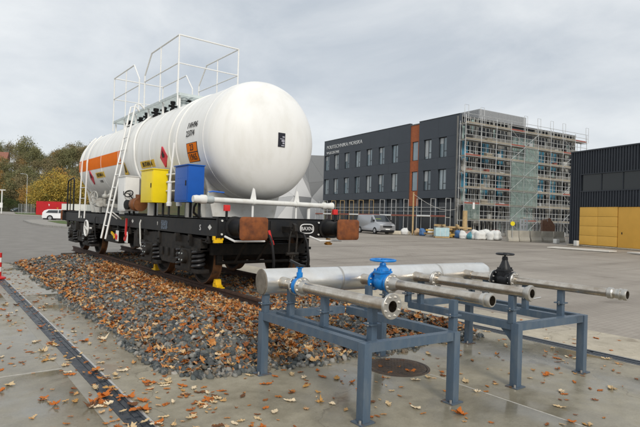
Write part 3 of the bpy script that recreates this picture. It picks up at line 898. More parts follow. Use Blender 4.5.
# ---- bogies
def make_bogie(yc):
    b = MB()
    # lower frame: two cranked side frames joined by a bolster and end beams
    side = [(-1.36,.60),(-1.36,.78),(-.62,.82),(.62,.82),(1.36,.78),(1.36,.60),(.52,.60),(.44,.40),(.30,.30),(-.30,.30),(-.44,.40),(-.52,.60)]
    for sx in (-1, 1):
        b.prism([(yc+a, z) for a, z in side], 'x', min(sx*.95, sx*1.07), max(sx*.95, sx*1.07))
        for q in (-.9, .9):
            for d in (-.34, .34):
                b.box(sx*1.01-.11, sx*1.01+.11, yc+q+d-.12, yc+q+d+.12, .585, .63)
    b.box(-.95, .95, yc-.22, yc+.22, .55, .80)
    b.box(-.95, .95, yc-1.27, yc-1.20, .60, .72); b.box(-.95, .95, yc+1.20, yc+1.27, .60, .72)
    b.box(-.25, .25, yc-.25, yc+.25, .795, .835)
    bo = b.build('bogie', M_under, wag, False)
    for q in (-.9, .9):
        yy = yc+q
        MB().tube((-.9, yy, .46), (.9, yy, .46), .08, 14).build('axle', M_under, bo)
        for sx in (-1, 1):
            wp = [(-.068,.10),(-.068,.14),(-.02,.20),(-.015,.36),(-.07,.40),(-.07,.452),(.045,.462),(.052,.475),(.06,.488),(.067,.488),(.074,.47),(.072,.40),(.02,.36),(.012,.2),(.06,.14),(.06,.10)]
            MB().lathe(wp, (sx*.7535, yy, .46), (-sx, 0, 0), 48).build('wheel', M_under, bo)
            MB().lathe([(-.071,.44),(-.071,.454),(.046,.464),(.053,.477),(.061,.490),(.068,.490),(.0755,.472),(.0755,.43)], (sx*.7535, yy, .46), (-sx, 0, 0), 48, False).build('wheel_tread', M_wrust, bo)
            ax = MB().box(sx*1.01-.12, sx*1.01+.12, yy-.19, yy+.19, .25, .60, .02)
            ax.box(sx*1.01-.10, sx*1.01+.10, yy-.47, yy+.47, .225, .29, .008)
            ax.lathe([(0,.115),(.06,.115),(.075,.10),(.078,.03)], (sx*1.13, yy, .47), (sx,0,0), 20)
            axo = ax.build('axle_box', M_under, bo)
            cb = MB()
            for k in range(4): cb.lathe([(0,.014),(.016,.014)], (sx*1.2, yy+.075*math.cos(k*PI/2+.78), .47+.075*math.sin(k*PI/2+.78)), (sx,0,0), 6)
            stuff(cb.build('cover_bolts', M_grey, axo, False)) if False else cb.build('cover_bolts', M_grey, axo, False)
            for d in (-.33, .33):
                N = 64; turns = 4.0
                hx = [(sx*1.04+.088*math.cos(2*PI*turns*i/N), yy+d+.088*math.sin(2*PI*turns*i/N), .30+.30*i/N) for i in range(N+1)]
                MB().poly(hx, .027, 7).build('coil_spring', M_spring, bo)
            # brake blocks in front of and behind the tread
            for d in (-.49, .49):
                MB().box(sx*.7535-.05, sx*.7535+.05, yy+d-.03, yy+d+.03, .36, .60, .01).build('brake_block', M_under, bo)
        MB().tube((-.8, yy-.52, .40), (.8, yy-.52, .40), .03, 8).build('brake_beam', M_under, bo)
    dk = MB()
    for d in (-.28, 0, .28): dk.box(-1.10, -1.076, yc+d-.05, yc+d+.05, .42, .56, .004)
    dk.build('side_frame_pads', M_under, bo)
    return bo
make_bogie(2.72); make_bogie(9.38)
# hangers, cable runs and steps that hang below the sill
for k, y in enumerate((1.05, 1.7, 2.2, 3.15, 3.85, 4.2, 4.9, 6.4, 7.1, 7.9, 8.7, 9.6, 10.3, 10.9)):
    h_ = (.10, .18, .13, .22)[k % 4]
    MB().box(-1.10-.03*(k % 3), -1.06, y-.03, y+.03, .83-h_, .84, .004).tube((-1.13, y, .83-h_*.6), (-.9, y, .83-h_*.6), .018, 6).build('hanger', M_under, wag)
for z_, r_ in ((.79, .016), (.745, .011)):
    MB().poly([(-1.03, .8, z_), (-1.05, 2.0, z_-.02), (-1.04, 4.0, z_), (-1.05, 6.5, z_-.03), (-1.04, 9.0, z_), (-1.04, 11.2, z_)], r_, 6).build('brake_pipe', M_under, wag)
st_ = MB().box(-1.2, -.92, .70, .92, .30, .32).poly([(-1.19, .72, .84), (-1.19, .72, .31)], .014, 6).poly([(-1.19, .9, .84), (-1.19, .9, .31)], .014, 6)
st_.build('corner_step', M_under, wag) if False else None
MB().box(-.92, .92, 1.26, 1.36, .52, .70, .02).build('end_transom', M_under, wag)
for q in (-.55, -.15, .5): MB().tube((q, .70, .88), (q-.04, 1.1, .42), .02, 6).build('brake_rod', M_under, wag)

# brake gear between the bogies
bg_ = MB(); bg_.lathe([(0,.16),(.5,.16),(.52,.12)], (-.45, 4.9, .62), (0,1,0), 20)
bg_.build('brake_cylinder', M_under, wag)
MB().lathe([(0,.05),(.04,.19),(1.0,.19),(1.04,.05)], (.2, 5.3, .60), (0,1,0), 20).build('air_reservoir', M_under, wag)
MB().box(-1.05, -.75, 4.35, 4.75, .45, .8, .02).build('valve_box', M_under, wag)
rg = MB()
for xx in (-.5, -.2, .35): rg.tube((xx, 2.7, .55), (xx, 9.4, .55), .018, 6)
rg.tube((-1.0, 3.9, .78), (-1.0, 8.3, .78), .02, 6); rg.tube((-1.03, 3.6, .5), (-1.03, 3.6, .84), .02, 6)
rg.build('brake_rigging', M_under, wag)
for y in (4.1, 7.6):
    MB().poly([(-1.12, y, 1.02), (-1.14, y, .95), (-1.12, y, .55), (-1.1, y-.03, .45)], .014, 6).build('drain_rod', M_white2 if y < 5 else M_black, wag)
# lettering panel and small marks on the side sill
MB().box(-1.0945, -1.0905, 2.75, 3.05, .88, 1.04).build('inspection_panel', mat('blue_grey_print', (.14,.19,.26), .5, col2=(.03,.035,.045), mixpos=(.45,.5), vscale=38), wag, False)
lettering('S', .13, M_wink, wag, frame_mtx((-1.092, 1.35, .96), (0,-1,0), (0,0,1)))
lettering('1', .1, M_wink, wag, frame_mtx((-1.092, 3.25, .97), (0,-1,0), (0,0,1)))
lettering('GAZ 2', .10, mat('olive_ink', (.25,.22,.04), .6), wag, frame_mtx((-1.092, 5.45, 1.02), (0,-1,0), (0,0,1)))
for y in (1.0, 4.72, 9.3):
    MB().add([(-1.0925, y+a, .98+b) for a, b in ((-.07,0),(0,-.045),(.07,0),(0,.045))], [(0,1,2,3)]).build('sill_mark', M_white2, wag, False)
# red and yellow brake change-over levers on white backing plates
for y, colr in ((5.72, M_red), (5.05, M_red)):
    q = MB().box(-1.12, -1.105, y-.09, y+.09, .50, .74, .004).build('lever_plate', M_white, wag)
    MB().box(-1.11, -1.0, y-.02, y+.02, .70, .86).build('plate_hanger', M_black, q, False)
    if y < 5.5:
        MB().bar((-1.135, y, .62), (-1.135, y-.06, 1.03), .03, .05).bar((-1.135, y+.05, .56), (-1.135, y-.04, .68), .03, .07).build('brake_lever', colr, q, False)
    else:
        MB().bar((-1.135, y+.07, .64), (-1.135, y-.04, .60), .03, .05).bar((-1.135, y, .6), (-1.135, y, .54), .03, .06).build('brake_lever', colr, q, False)
MB().bar((-1.12, 6.15, .68), (-1.12, 5.95, .62), .03, .05).bar((-1.12, 5.95, .62), (-1.12, 5.9, .55), .03, .05).build('yellow_lever', M_yclamp, wag, False)
# white hand-brake wheel
hw = MB().torus((-1.2, 8.20, .70), (1,0,0), .20, .022, 28, 8)
for k in range(4):
    a = k*PI/2+.3; hw.tube((-1.2, 8.2, .70), (-1.2, 8.2+.2*math.cos(a), .70+.2*math.sin(a)), .014, 6)
hw.tube((-1.22, 8.2, .70), (-1.05, 8.2, .70), .03, 10)
hw.build('handbrake_wheel', M_white, wag)
# black grab frame at the far corner
MB().poly([(-1.05, 11.35, 1.1), (-1.05, 11.35, 1.98), (-1.05, 11.25, 2.08), (-1.05, 10.6, 2.14), (-1.05, 10.5, 2.05), (-1.05, 10.5, 1.1)], .022, 8).tube((-1.05, 10.95, 1.1), (-1.05, 10.95, 2.1), .014, 8).build('corner_rail', M_black, wag)

# ---- tank saddles and braces on the deck
for y in (1.9, 9.7):
    sd = MB()
    arc = [(TR+.004, rad(a)) for a in range(-140, -39, 10)]
    pts = [(r*math.cos(a), TW+r*math.sin(a)) for r, a in arc]
    pts = pts+[(.62, 1.12), (-.62, 1.12)]
    sd.prism(pts, 'y', y-.02, y+.02)
    sd.prism(pts, 'y', y+.42, y+.46)
    for q in (-.55, 0, .55): sd.box(q-.01, q+.01, y+.02, y+.42, 1.12, TW-math.sqrt(TR**2-q*q)+.02)
    sd.build('saddle', M_grey if False else M_white2, wag, False)
for y in (3.3, 5.5, 7.7):
    for q in (-.45, .45): MB().box(q-.05, q+.05, y-.06, y+.06, 1.09, TW-math.sqrt(TR**2-q*q)+.02).build('tank_strut', M_white2, wag, False)
for q in (-.42, .42):
    tie = MB()
    tie.prism([(q-.06, 1.40), (q+.06, 1.40), (q+.02, 1.60), (q-.01, 1.62)], 'y', .86, .875)
    tie.tube((q, .88, 1.12), (q, .88, 1.49), .018, 8)
    tie.build('pipe_bracket', M_white, wag, False)

# ---- cross pipe at the near end with couplings and a blue lever valve
xp = MB().tube((-1.28, .86, 1.40), (.98, .86, 1.385), .042, 18)
xp.lathe([(0,.05),(.05,.06),(.10,.055),(.13,.068),(.20,.068),(.205,.05)], (-1.44, .86, 1.40), (1,0,0), 18)
xp.lathe([(0,.043),(.02,.062),(.07,.062),(.09,.05),(.17,.055),(.20,.065),(.23,.065),(.235,.03)], (.96, .86, 1.385), (1,0,0), 18)
xpo = xp.build('cross_pipe', M_white2, wag)
for q in (-.42, .42): MB().lathe([(-.02,.05),(.02,.05)], (q, .86, 1.3925), (1,0,0), 18).build('pipe_clip', M_white2, xpo)
MB().lathe([(0,.056),(.10,.062),(.14,.056)], (-1.26, .86, 1.40), (1,0,0), 16).tube((-1.2, .86, 1.44), (-1.2, .86, 1.51), .018, 8).build('ball_valve', M_grey, xpo)
MB().poly([(-1.2, .86, 1.51), (-1.14, .84, 1.525), (-.96, .82, 1.515)], .012, 6).build('valve_lever', mat('blue_lever', (.03,.13,.5), .4), xpo)
MB().tube((.70, .90, 1.12), (.70, .90, 1.36), .03, 10).tube((.70,.90,1.34),(.70,.86,1.385),.03,10).build('pipe_stay', M_white, xpo)
MB().poly([(-1.36, .9, 1.36), (-1.38, .95, 1.28), (-1.34, 1.05, 1.2), (-1.22, 1.1, 1.12)], .018, 8).build('bonding_cable', M_rubber, xpo)

# ---- cabinets
def cabinet(name, material, x0, x1, y0, y1, z0, z1, legs, handle=M_ink):
    c = MB().box(x0, x1, y0, y1, z0, z1, .012).build(name, material, wag)
    MB().box(x0-.006, x0+.004, y0+.03, y1-.03, z0+.03, z1-.03, .003).build('door', material, c)
    MB().box(x0-.02, x1+.01, y0-.015, y1+.015, z1-.004, z1+.014, .004).build('lid', material, c)
    MB().box(x0-.016, x0-.005, y0+.06, y0+.085, (z0+z1)/2-.03, (z0+z1)/2+.05).build('latch', handle, c, False)
    rv = MB()
    for z in (z0+.1, z0+.28, z1-.2):
        for k in range(4): rv.lathe([(0,.006),(.004,.006)], (x0-.005, y0+.12+k*.09, z), (-1,0,0), 6)
    rv.build('rivets', material, c, False)
    for (lx, ly) in legs:
        MB().box(lx-.018, lx+.018, ly-.018, ly+.018, 1.115, z0+.01).build('leg', M_black, c, False)
    return c
cabinet('yellow_cabinet', M_yel, -1.30, -1.02, 2.97, 3.63, 1.36, 1.965, ((-1.05, 3.1), (-1.05, 3.5)))
cabinet('blue_cabinet', M_blue, -1.30, -1.03, 1.385, 1.93, 1.36, 1.945, ((-1.05, 1.5), (-1.05, 1.85)))
wc = cabinet('white_cabinet', M_white, -1.27, -.98, 4.70, 5.22, 1.19, 1.915, ((-1.05, 4.8), (-1.05, 5.1)))
# white drain tubes between the cabinets
MB().lathe([(0,.045),(.06,.05),(.07,.035),(.40,.035),(.41,.045),(.44,.045)], (-1.16, 2.52, 1.30), (0,0,1), 12).tube((-1.16, 2.52, 1.72), (-1.10, 2.52, 2.42), .018, 8).build('drain_tube', M_white, wag)
MB().lathe([(0,.045),(.06,.05),(.07,.035),(.30,.035)], (-1.15, 2.1, 1.30), (0,0,1), 12).build('drain_tube', M_white, wag)
MB().tube((-1.16, 2.52, 1.12), (-1.16, 2.52, 1.32), .02, 8).tube((-1.15, 2.1, 1.12), (-1.15, 2.1, 1.32), .02, 8).build('drain_stub', M_black, wag)
fp = MB()
for z in (1.56, 1.72, 1.86): fp.tube((-1.1, 1.95, z), (-1.05, 2.95, z+.02), .016, 8)
fp.build('sample_lines', M_white, wag)
# valve cluster beside the white cabinet: brown actuator, black handwheel
va = MB().lathe([(0,.04),(.03,.13),(.18,.14),(.22,.10),(.34,.10),(.36,.14),(.40,.14)], (-1.12, 4.55, 1.33), (0,-1,0), 18)
va.lathe([(0,.06),(.2,.06)], (-1.12, 4.3, 1.33), (0,0,1), 12)
va = va.build('outlet_valve', M_brown, wag)
MB().torus((-1.22, 4.62, 1.55), (-.5,-.6,.6), .085, .012, 24, 6).tube((-1.22,4.62,1.55), (-1.14,4.5,1.4), .014, 6).tube((-1.28,4.57,1.55), (-1.16,4.67,1.55), .009, 6).build('handwheel', M_rubber, va)
MB().lathe([(0,.1),(.05,.1),(.06,.07)], (-1.22, 4.62, 1.32), (-1,-.3,0), 16).build('end_cap', M_rubber, va)
vb = MB()
vb.lathe([(0,.12),(.03,.12),(.04,.07),(.22,.07),(.23,.11),(.26,.11),(.262,.05)], (-1.05, 7.45, 1.38), (-.3,-1,0), 16)
for dy_ in (.0, .45): vb.lathe([(0,.04),(.2,.04),(.22,.075),(.26,.075),(.30,.03),(.38,.02)], (-1.04, 6.7+dy_, 1.30), (0,-.2,1), 12)
vb.poly([(-1.0, 6.3, 1.30), (-1.0, 7.3, 1.30), (-1.0, 8.1, 1.32), (-1.0, 8.6, 1.6)], .05, 10)
vb.torus((-1.18, 7.6, 1.5), (-1,-.3,.1), .16, .016, 22, 6)
for k in range(4): vb.tube((-1.18, 7.6, 1.5), (-1.18+.02*math.sin(k), 7.6+.16*math.cos(k*PI/2), 1.5+.16*math.sin(k*PI/2)), .012, 5)
vb.tube((-1.02, 7.55, 1.42), (-1.02, 7.55, 1.12), .03, 8)
vb.build('filling_valve', mat('dirty_grey_valve', (.46,.46,.43), .5, col2=(.25,.23,.2), vscale=9), wag)

# ---- side ladder, twin uprights of the far ladder
ld = MB(); A0, A1 = Vector((-1.42, 5.52, .56)), Vector((-.86, 5.52, 3.60))
for dy in (0, .34):
    d0 = Vector((0, dy, 0))
    ld.poly([A0+d0, A1+d0, A1+d0+Vector((.10, 0, .03)), A1+d0+Vector((.22, 0, -.08))], .021, 8)
for k in range(1, 11):
    c = A0.lerp(A1, k/10.6); ld.tube(c, c+Vector((0,.34,0)), .013, 8)
ld.tube(A0.lerp(A1,.2)+Vector((0,0,0)), Vector((-1.09, 5.52, 1.0)), .014, 6)
ld.tube(A0.lerp(A1,.2)+Vector((0,.34,0)), Vector((-1.09, 5.86, 1.0)), .014, 6)
ld.build('side_ladder', M_white, wag)
l2 = MB()
for y in (8.85, 9.45):
    l2.poly([(-1.11, y, .95), (-1.085, y, 2.1)]+[tp(y, a, .06) for a in (0, 10, 20, 30, 40, 48)], .02, 8)
for z in (1.2, 1.5, 1.8): l2.tube((-1.10, 8.85, z), (-1.10, 9.45, z), .010, 6)
l2.build('far_ladder', M_white, wag)

# ---- roof walkway: grating deck, brackets, valves under it and the railings
pw = 3.56
wk = MB()
y = 3.55
while y < 8.0:
    wk.box(-.64, .64, y, y+.014, pw-.022, pw); y += .085
for x in (-.64, -.32, 0, .32, .62): wk.box(x, x+.018, 3.55, 8.0, pw-.034, pw-.003)
wk.box(-.66, -.64, 3.53, 8.02, pw-.045, pw+.01); wk.box(.64, .66, 3.53, 8.02, pw-.045, pw+.01)
wk.box(-.64, .64, 3.51, 3.53, pw-.045, pw+.01); wk.box(-.64, .64, 8.02, 8.04, pw-.045, pw+.01)
walk = wk.build('walkway', mat('grating_paint', (.52,.58,.58), .5, var=.15, vscale=6), wag, False)
for y in (3.6, 4.5, 5.4, 6.3, 7.2, 7.95):
    for q in (-.6, .6): MB().box(q-.018, q+.018, y-.018, y+.018, TW+math.sqrt(TR**2-q*q)-.03, pw-.03).build('walkway_post', M_white, walk, False)
for (x, y, r, h) in ((-.28, 3.9, .07, .17), (-.05, 4.1, .08, .13), (.2, 3.85, .06, .16), (-.42, 4.9, .06, .16), (.1, 5.0, .12, .07), (-.38, 6.6, .06, .15), (-.45, 7.3, .07, .18), (-.5, 4.2, .06, .2), (-.45, 3.75, .08, .2), (-.48, 5.9, .05, .2), (-.5, 5.2, .07, .2), (.35, 3.8, .07, .2), (-.15, 3.75, .09, .2)):
    z0 = TW+math.sqrt(TR**2-x*x)-.03
    h = min(h, pw-.035-z0)
    vv = MB()
    vv.lathe([(0,r),(h*.25,r),(h*.27,r*.6),(h*.7,r*.6),(h*.72,r*.9),(h,r*.9)], (x, y, z0), (0,0,1), 12)
    vv.tube((x-r*1.5, y, z0+h*.5), (x+r*1.5, y, z0+h*.5), .025, 6)
    vv.build('roof_valve', M_rubber if r < .075 else M_grey, walk)

def rail_run(x, ya, yb, slope_a, slope_b):
    r = MB(); top, mid = 4.72, 4.16
    pts = []
    ea = ya+(.42 if slope_a else 0); eb = yb-(.42 if slope_b else 0)
    if slope_a: pts += [(x, ya, pw-.02), (x, ya, top-.42), (x, ea, top)]
    else: pts += [(x, ya, pw-.25), (x, ya, top)]
    if slope_b: pts += [(x, eb, top), (x, yb, top-.42), (x, yb, pw-.02)]
    else: pts += [(x, yb, top), (x, yb, pw-.25)]
    r.poly(pts, .017, 8)
    r.tube((x, ya, mid), (x, yb, mid), .013, 8)
    r.tube((x, (ya+yb)/2, pw-.02), (x, (ya+yb)/2, top), .014, 8)
    r.build('guard_rail', M_white, wag)
for q in (-.66, .66):
    rail_run(q, 3.55, 5.55, False, True)
    rail_run(q, 5.93, 8.0, True, False)
for y in (3.55, 8.0):
    MB().tube((-.66, y, 4.72), (.66, y, 4.72), .017, 8).tube((-.66, y, 4.16), (.66, y, 4.16), .013, 8).build('guard_rail', M_white, wag)

# ---- wheel chocks on the rail (things of their own)
def chock(loc, rz, label):
    c = thing('wheel_chock', label, 'wheel chock', loc, rz, None)
    b = MB(); b.prism([(-.07,0),(.09,0),(.09,.025),(.04,.04),(.02,.12),(-.03,.125),(-.07,.04)], 'x', -.05, .05)
    b.build('wedge', M_yclamp, c, False)
    MB().prism([(.085,.0),(.20,.0),(.20,.012),(.085,.022)], 'x', -.03, .03).build('tongue', M_yclamp, c, False)
    MB().tube((-.06, 0, .075), (.06, 0, .075), .012, 8).build('grip_bar', M_yclamp, c)
chock((XT-.7535-.0, YB+1.36, HR+.001), PI, 'yellow steel wheel chock on the rail before the wheel below the blue cabinet')
chock((XT-.7535-.03, YB+4.07, HR+.001), 0, 'yellow steel wheel chock on the rail below the yellow cabinet')

# ================================================================== PIPE STAND
M_blu = mat('blue_grey_frame_paint', (0.080, 0.118, 0.165), 0.40, col2=(0.125, 0.155, 0.185), mixpos=(.45, .78), vscale=13, rvar=.15, stretch=(1, 1, .35))
M_ss = mat('stainless_pipe', (0.62, 0.57, 0.50), 0.30, 1.0, col2=(0.42, 0.36, 0.29), vscale=7, rvar=.1, bump=.05, bscale=40)
M_ssm = mat('stainless_main', (0.86, 0.85, 0.82), 0.36, 0.9, col2=(0.72, 0.70, 0.66), vscale=3.2, rvar=.1, bump=.05, bscale=30)
M_dirty = mat('grubby_pipe_end', (0.17, 0.145, 0.115), 0.7, 0.3, col2=(.26,.23,.19), vscale=11)
M_flange = mat('flange_steel', (0.52, 0.50, 0.46), 0.38, 0.8, var=.2, vscale=14)
M_bluv = mat('blue_valve_enamel', (0.012, 0.20, 0.58), 0.36, var=.22, vscale=8)
M_blkv = mat('black_valve_casting', (0.016, 0.017, 0.02), 0.42, var=.3, vscale=10)
M_bolt = mat('zinc_bolt', (0.55, 0.54, 0.52), 0.35, 0.9)

def sframe(label, legs, beams):
    f = thing('steel_frame', label, 'steel frame')
    for (x, y) in legs:
        l = MB().box(x-.04, x+.04, y-.04, y+.04, .008, .625, .006).build('leg', M_blu, f)
        MB().box(x-.075, x+.075, y-.065, y+.065, 0, .010, .002).build('foot_plate', mat('foot_plate_paint', (.085,.11,.14), .55, col2=(.13,.075,.04), mixpos=(.5,.62), vscale=14), l)
        for q in (-1, 1): MB().lathe([(0,.011),(.03,.011)], (x+q*.058, y+.03*q, .008), (0,0,1), 6).build('anchor_bolt', M_bolt, l, False)
    for (a, b, z) in beams:
        MB().bar((*a, z), (*b, z), .07, .075).build('beam', M_blu, f, False)
    return f
A, B, C, D = (2.74, 2.93), (2.71, 4.40), (3.71, 2.83), (3.70, 4.28)
E_, F_, G_, H_2 = (4.58, 2.75), (5.66, 2.63), (5.68, 4.10), (4.58, 4.18)
D2 = (4.24, 4.26)
zb = .588
def sh(p, q, k=.04):
    d = Vector(q)-Vector(p); d.normalize(); return (p[0]+d[0]*k, p[1]+d[1]*k), (q[0]-d[0]*k, q[1]-d[1]*k)
f1 = sframe('blue grey square tube frame carrying the capped end of the big pipe', [A, B, C, D2],
    [(*sh(A, B), zb), (*sh(A, C), zb), (*sh(B, D), zb), (*sh(C, D, .035), zb), ((2.87, 2.955), (2.86, 4.35), zb-.001), (*sh((3.74, 4.277), D2), zb)])
f2 = sframe('blue grey square tube frame with gusset under the black valve', [E_, F_, G_],
    [(*sh(E_, H_2, .04), zb), (*sh(E_, F_), zb), (*sh(F_, G_), zb), (*sh(H_2, G_, .035), zb), ((5.42, 2.70), (5.42, 4.07), zb-.001)])
MB().prism([(E_[1]+.04, .55), (E_[1]+.04, .42), (E_[1]+.17, .55)], 'x', E_[0]-.012, E_[0]+.012).build('gusset', M_blu, f2, False)
PZ = .93
def post(f, x, y, ztop, z0=.62):
    p = MB().box(x-.03, x+.03, y-.03, y+.03, z0-.01, ztop, .004).build('pipe_post', M_blu, f)
    MB().box(x-.055, x+.055, y-.05, y+.05, (z0+ztop)/2-.006, (z0+ztop)/2+.006).build('joint_plate', M_blu, p, False)
    bt = MB()
    for q in (-1, 1): bt.lathe([(0,.008),(.03,.008)], (x+q*.045, y, (z0+ztop)/2-.015), (0,0,1), 6)
    bt.build('joint_bolts', M_bolt, p, False)
# ---- pipework
pm = thing('pipe_manifold', 'stainless manifold: fat capped main pipe with four thin branch pipes and valves', 'pipework')
def my(x): return 4.39-.112*(x-2.66)           # main pipe axis
MR, BR = .13, .05
dm = Vector((1, -.112, 0)).normalized()
a0 = Vector((2.66, my(2.66), .93)); a1 = Vector((5.92, my(5.92), .93))
L_ = (a1-a0).length
mp_ = MB().lathe([(0,.0005),(.0,.118),(.012,.13),(L_-.10,.13),(L_-.03,.10),(L_,.03),(L_,.0005)], a0, dm, 40, False).build('main_pipe', M_ssm, pm)
MB().lathe([(0,.0005),(-.004,.10),(0,.127),(.01,.1305)], a0-dm*.004, dm, 40, False).build('end_cap', M_dirty, mp_)
for k in (.9, 2.35): MB().lathe([(0,.131),(.012,.1325),(.024,.131)], a0+dm*k, dm, 40, False).build('weld_bead', M_flange, mp_)
for x, f in ((2.715, f1), (4.24, f1), (4.58, f2), (5.66, f2)): post(f, x, my(x)+.0, .81)
def flange(par, x, y, R=.105, t=.02, material=M_flange, nb=8, bolts=True, br=.078, rin=None):
    fl = MB().lathe([(-t/2, rin or .03), (-t/2, R-.003), (-t/2+.003, R), (t/2-.003, R), (t/2, R-.003), (t/2, rin or .03)], (x, y, PZ), (0,1,0), 32, False).build('flange', material, par)
    if bolts:
        for k in range(nb):
            a = 2*PI*(k+.5)/nb
            MB().lathe([(-.028,.0065),(-.018,.0065),(-.018,.013),(-.01,.013),(.01,.013),(.018,.013),(.018,.0065),(.028,.0065)], (x+br*math.cos(a), y, PZ+br*math.sin(a)), (0,1,0), 6).build('bolt', M_bolt, fl, False)
    return fl
def pipe(x, y0, y1, r=BR, rim=True):
    """open-ended branch tube with wall thickness"""
    p = MB().lathe([(y0-y0, r-.006), (0, r), (y1-y0, r), ], (x, y0, PZ), (0,1,0), 28, False)
    p.lathe([(0, r-.006), (.35, r-.006), (.352, .001)], (x, y0, PZ), (0,1,0), 28, False)
    return p.build('branch_pipe', M_ss, pm)
X1_, X2_, X3_, X4_ = 2.83, 3.82, 4.57, 5.40
b1 = pipe(X1_, 2.74, my(X1_)); b2 = pipe(X2_, 2.53, my(X2_)); b3 = pipe(X3_, 2.60, my(X3_)); b4 = pipe(X4_, 2.09, my(X4_), .045)
for x in (X1_, X2_, X3_, X4_):
    MB().lathe([(0,.052),(.05,.060),(.16,.055),(.17,.051)], (x, my(x)-.05, PZ), (0,-1,0), 24).build('branch_saddle', M_ss, mp_)
# 1: butterfly valve, open flange at the end
flange(b1, X1_, 4.02, .09, br=.07); flange(b1, X1_, 3.92, .09, br=.07)
MB().lathe([(0,.08),(.028,.085),(.056,.08)], (X1_, 3.942, PZ), (0,1,0), 28).lathe([(0,.03),(.06,.03),(.065,.02),(.10,.02),(.105,.035),(.12,.035)], (X1_, 3.97, PZ+.07), (0,0,1), 14).build('butterfly_valve', M_bluv, b1)
MB().box(X1_-.035, X1_+.035, 3.93, 4.01, PZ+.185, PZ+.205, .004).bar((X1_, 3.97, PZ+.20), (X1_-.06, 4.05, PZ+.24), .035, .02).build('valve_handle', M_blkv, b1, False)
flange(b1, X1_, 2.745, .10, .024, nb=8, br=.076, rin=.045)
MB().lathe([(0,.051),(.03,.068),(.06,.068)], (X1_, 3.85, PZ), (0,1,0), 24).build('weld_neck', M_flange, b1)
# 2: blue gate valve with a big handwheel
def gate_valve(par, x, y, material, tall, wheel_r):
    flange(par, x, y+.115, .10, .022, material, 8, True, .078); flange(par, x, y-.115, .10, .022, material, 8, True, .078)
    v = MB().lathe([(-.11,.056),(-.08,.056),(-.055,.078),(0,.09),(.055,.078),(.08,.056),(.11,.056)], (x, y, PZ), (0,1,0), 24)
    v.box(x-.078, x+.078, y-.045, y+.045, PZ+.03, PZ+.105, .012)
    v.box(x-.09, x+.09, y-.058, y+.058, PZ+.095, PZ+.118, .008)
    v.build('valve_body', material, par)
    h = tall
    bn = MB().lathe([(0,.07),(.025,.065),(h*.45,.046),(h*.72,.032),(h*.78,.036),(h,.028)], (x, y, PZ+.118), (0,0,1), 20)
    for q in (-1, 1):
        for q2 in (-1, 1): bn.lathe([(0,.011),(.025,.011)], (x+q*.075, y+q2*.04, PZ+.116), (0,0,1), 6)
    bn.build('bonnet', material, par)
    zt = PZ+.118+h
    w = MB().tube((x, y, zt-.01), (x, y, zt+.045), .011, 8).torus((x, y, zt+.028), (0,0,1), wheel_r, .012, 30, 8)
    w.lathe([(0,.026),(.032,.026)], (x, y, zt+.012), (0,0,1), 12)
    for k in range(5):
        a = 2*PI*k/5+.2
        w.bar((x, y, zt+.028), (x+wheel_r*math.cos(a), y+wheel_r*math.sin(a), zt+.028), .018, .012)
    w.build('handwheel', material, par)
gate_valve(b2, X2_, 3.85, M_bluv, .085, .13)
flange(b2, X2_, 3.712, .10, .02, br=.078); MB().lathe([(0,.051),(.05,.068),(.09,.078)], (X2_, 3.615, PZ), (0,1,0), 24).build('weld_neck', M_flange, b2)
def coupling(par, x, y, r):
    MB().lathe([(0,r*.86),(0,r+.004),(.012,r+.011),(.03,r+.011),(.034,r+.002),(.05,r+.002),(.054,r+.012),(.07,r+.012),(.075,r+.002),(.10,r+.002)], (x, y-.004, PZ), (0,1,0), 28, False).build('hose_coupling', M_flange, par)
coupling(b2, X2_, 2.53, BR)
# 3: bolted joint, ring end
flange(b3, X3_, 3.76, .095, br=.075); flange(b3, X3_, 3.738, .095, br=.075)
MB().lathe([(0,.042),(0,.072),(.012,.078),(.03,.078),(.04,.062),(.055,.062),(.07,.055),(.075,.05)], (X3_, 2.595, PZ), (0,1,0), 30, False).build('end_ring', M_flange, b3)
MB().tube((X3_, 2.61, PZ-.055), (X3_+.11, 2.57, PZ-.04), .007, 6).build('locking_pin', M_bolt, b3)
# 4: black gate valve, small coupling
gate_valve(b4, X4_, 3.42, M_blkv, .15, .095)
flange(b4, X4_, 3.557, .095, .018, br=.075); flange(b4, X4_, 3.283, .095, .018, br=.075)
coupling(b4, X4_, 2.09, .045)
MB().lathe([(0,.047),(.01,.056),(.05,.056),(.06,.047)], (X4_, 2.21, PZ), (0,1,0), 24).build('union_nut', M_flange, b4)
for y in (4.14, 3.60, 2.98): post(f1, 2.855, y, PZ-.045)
post(f1, 3.745, 2.87, PZ-.035); post(f2, 4.57, 2.80, PZ-.045); post(f2, 4.58, 3.98, PZ-.045)
post(f2, 5.42, 2.75, PZ-.04); post(f2, 5.42, 3.16, PZ-.04); post(f2, 5.42, 3.68, PZ-.04)
post(f1, 3.74, 3.97, PZ-.045)

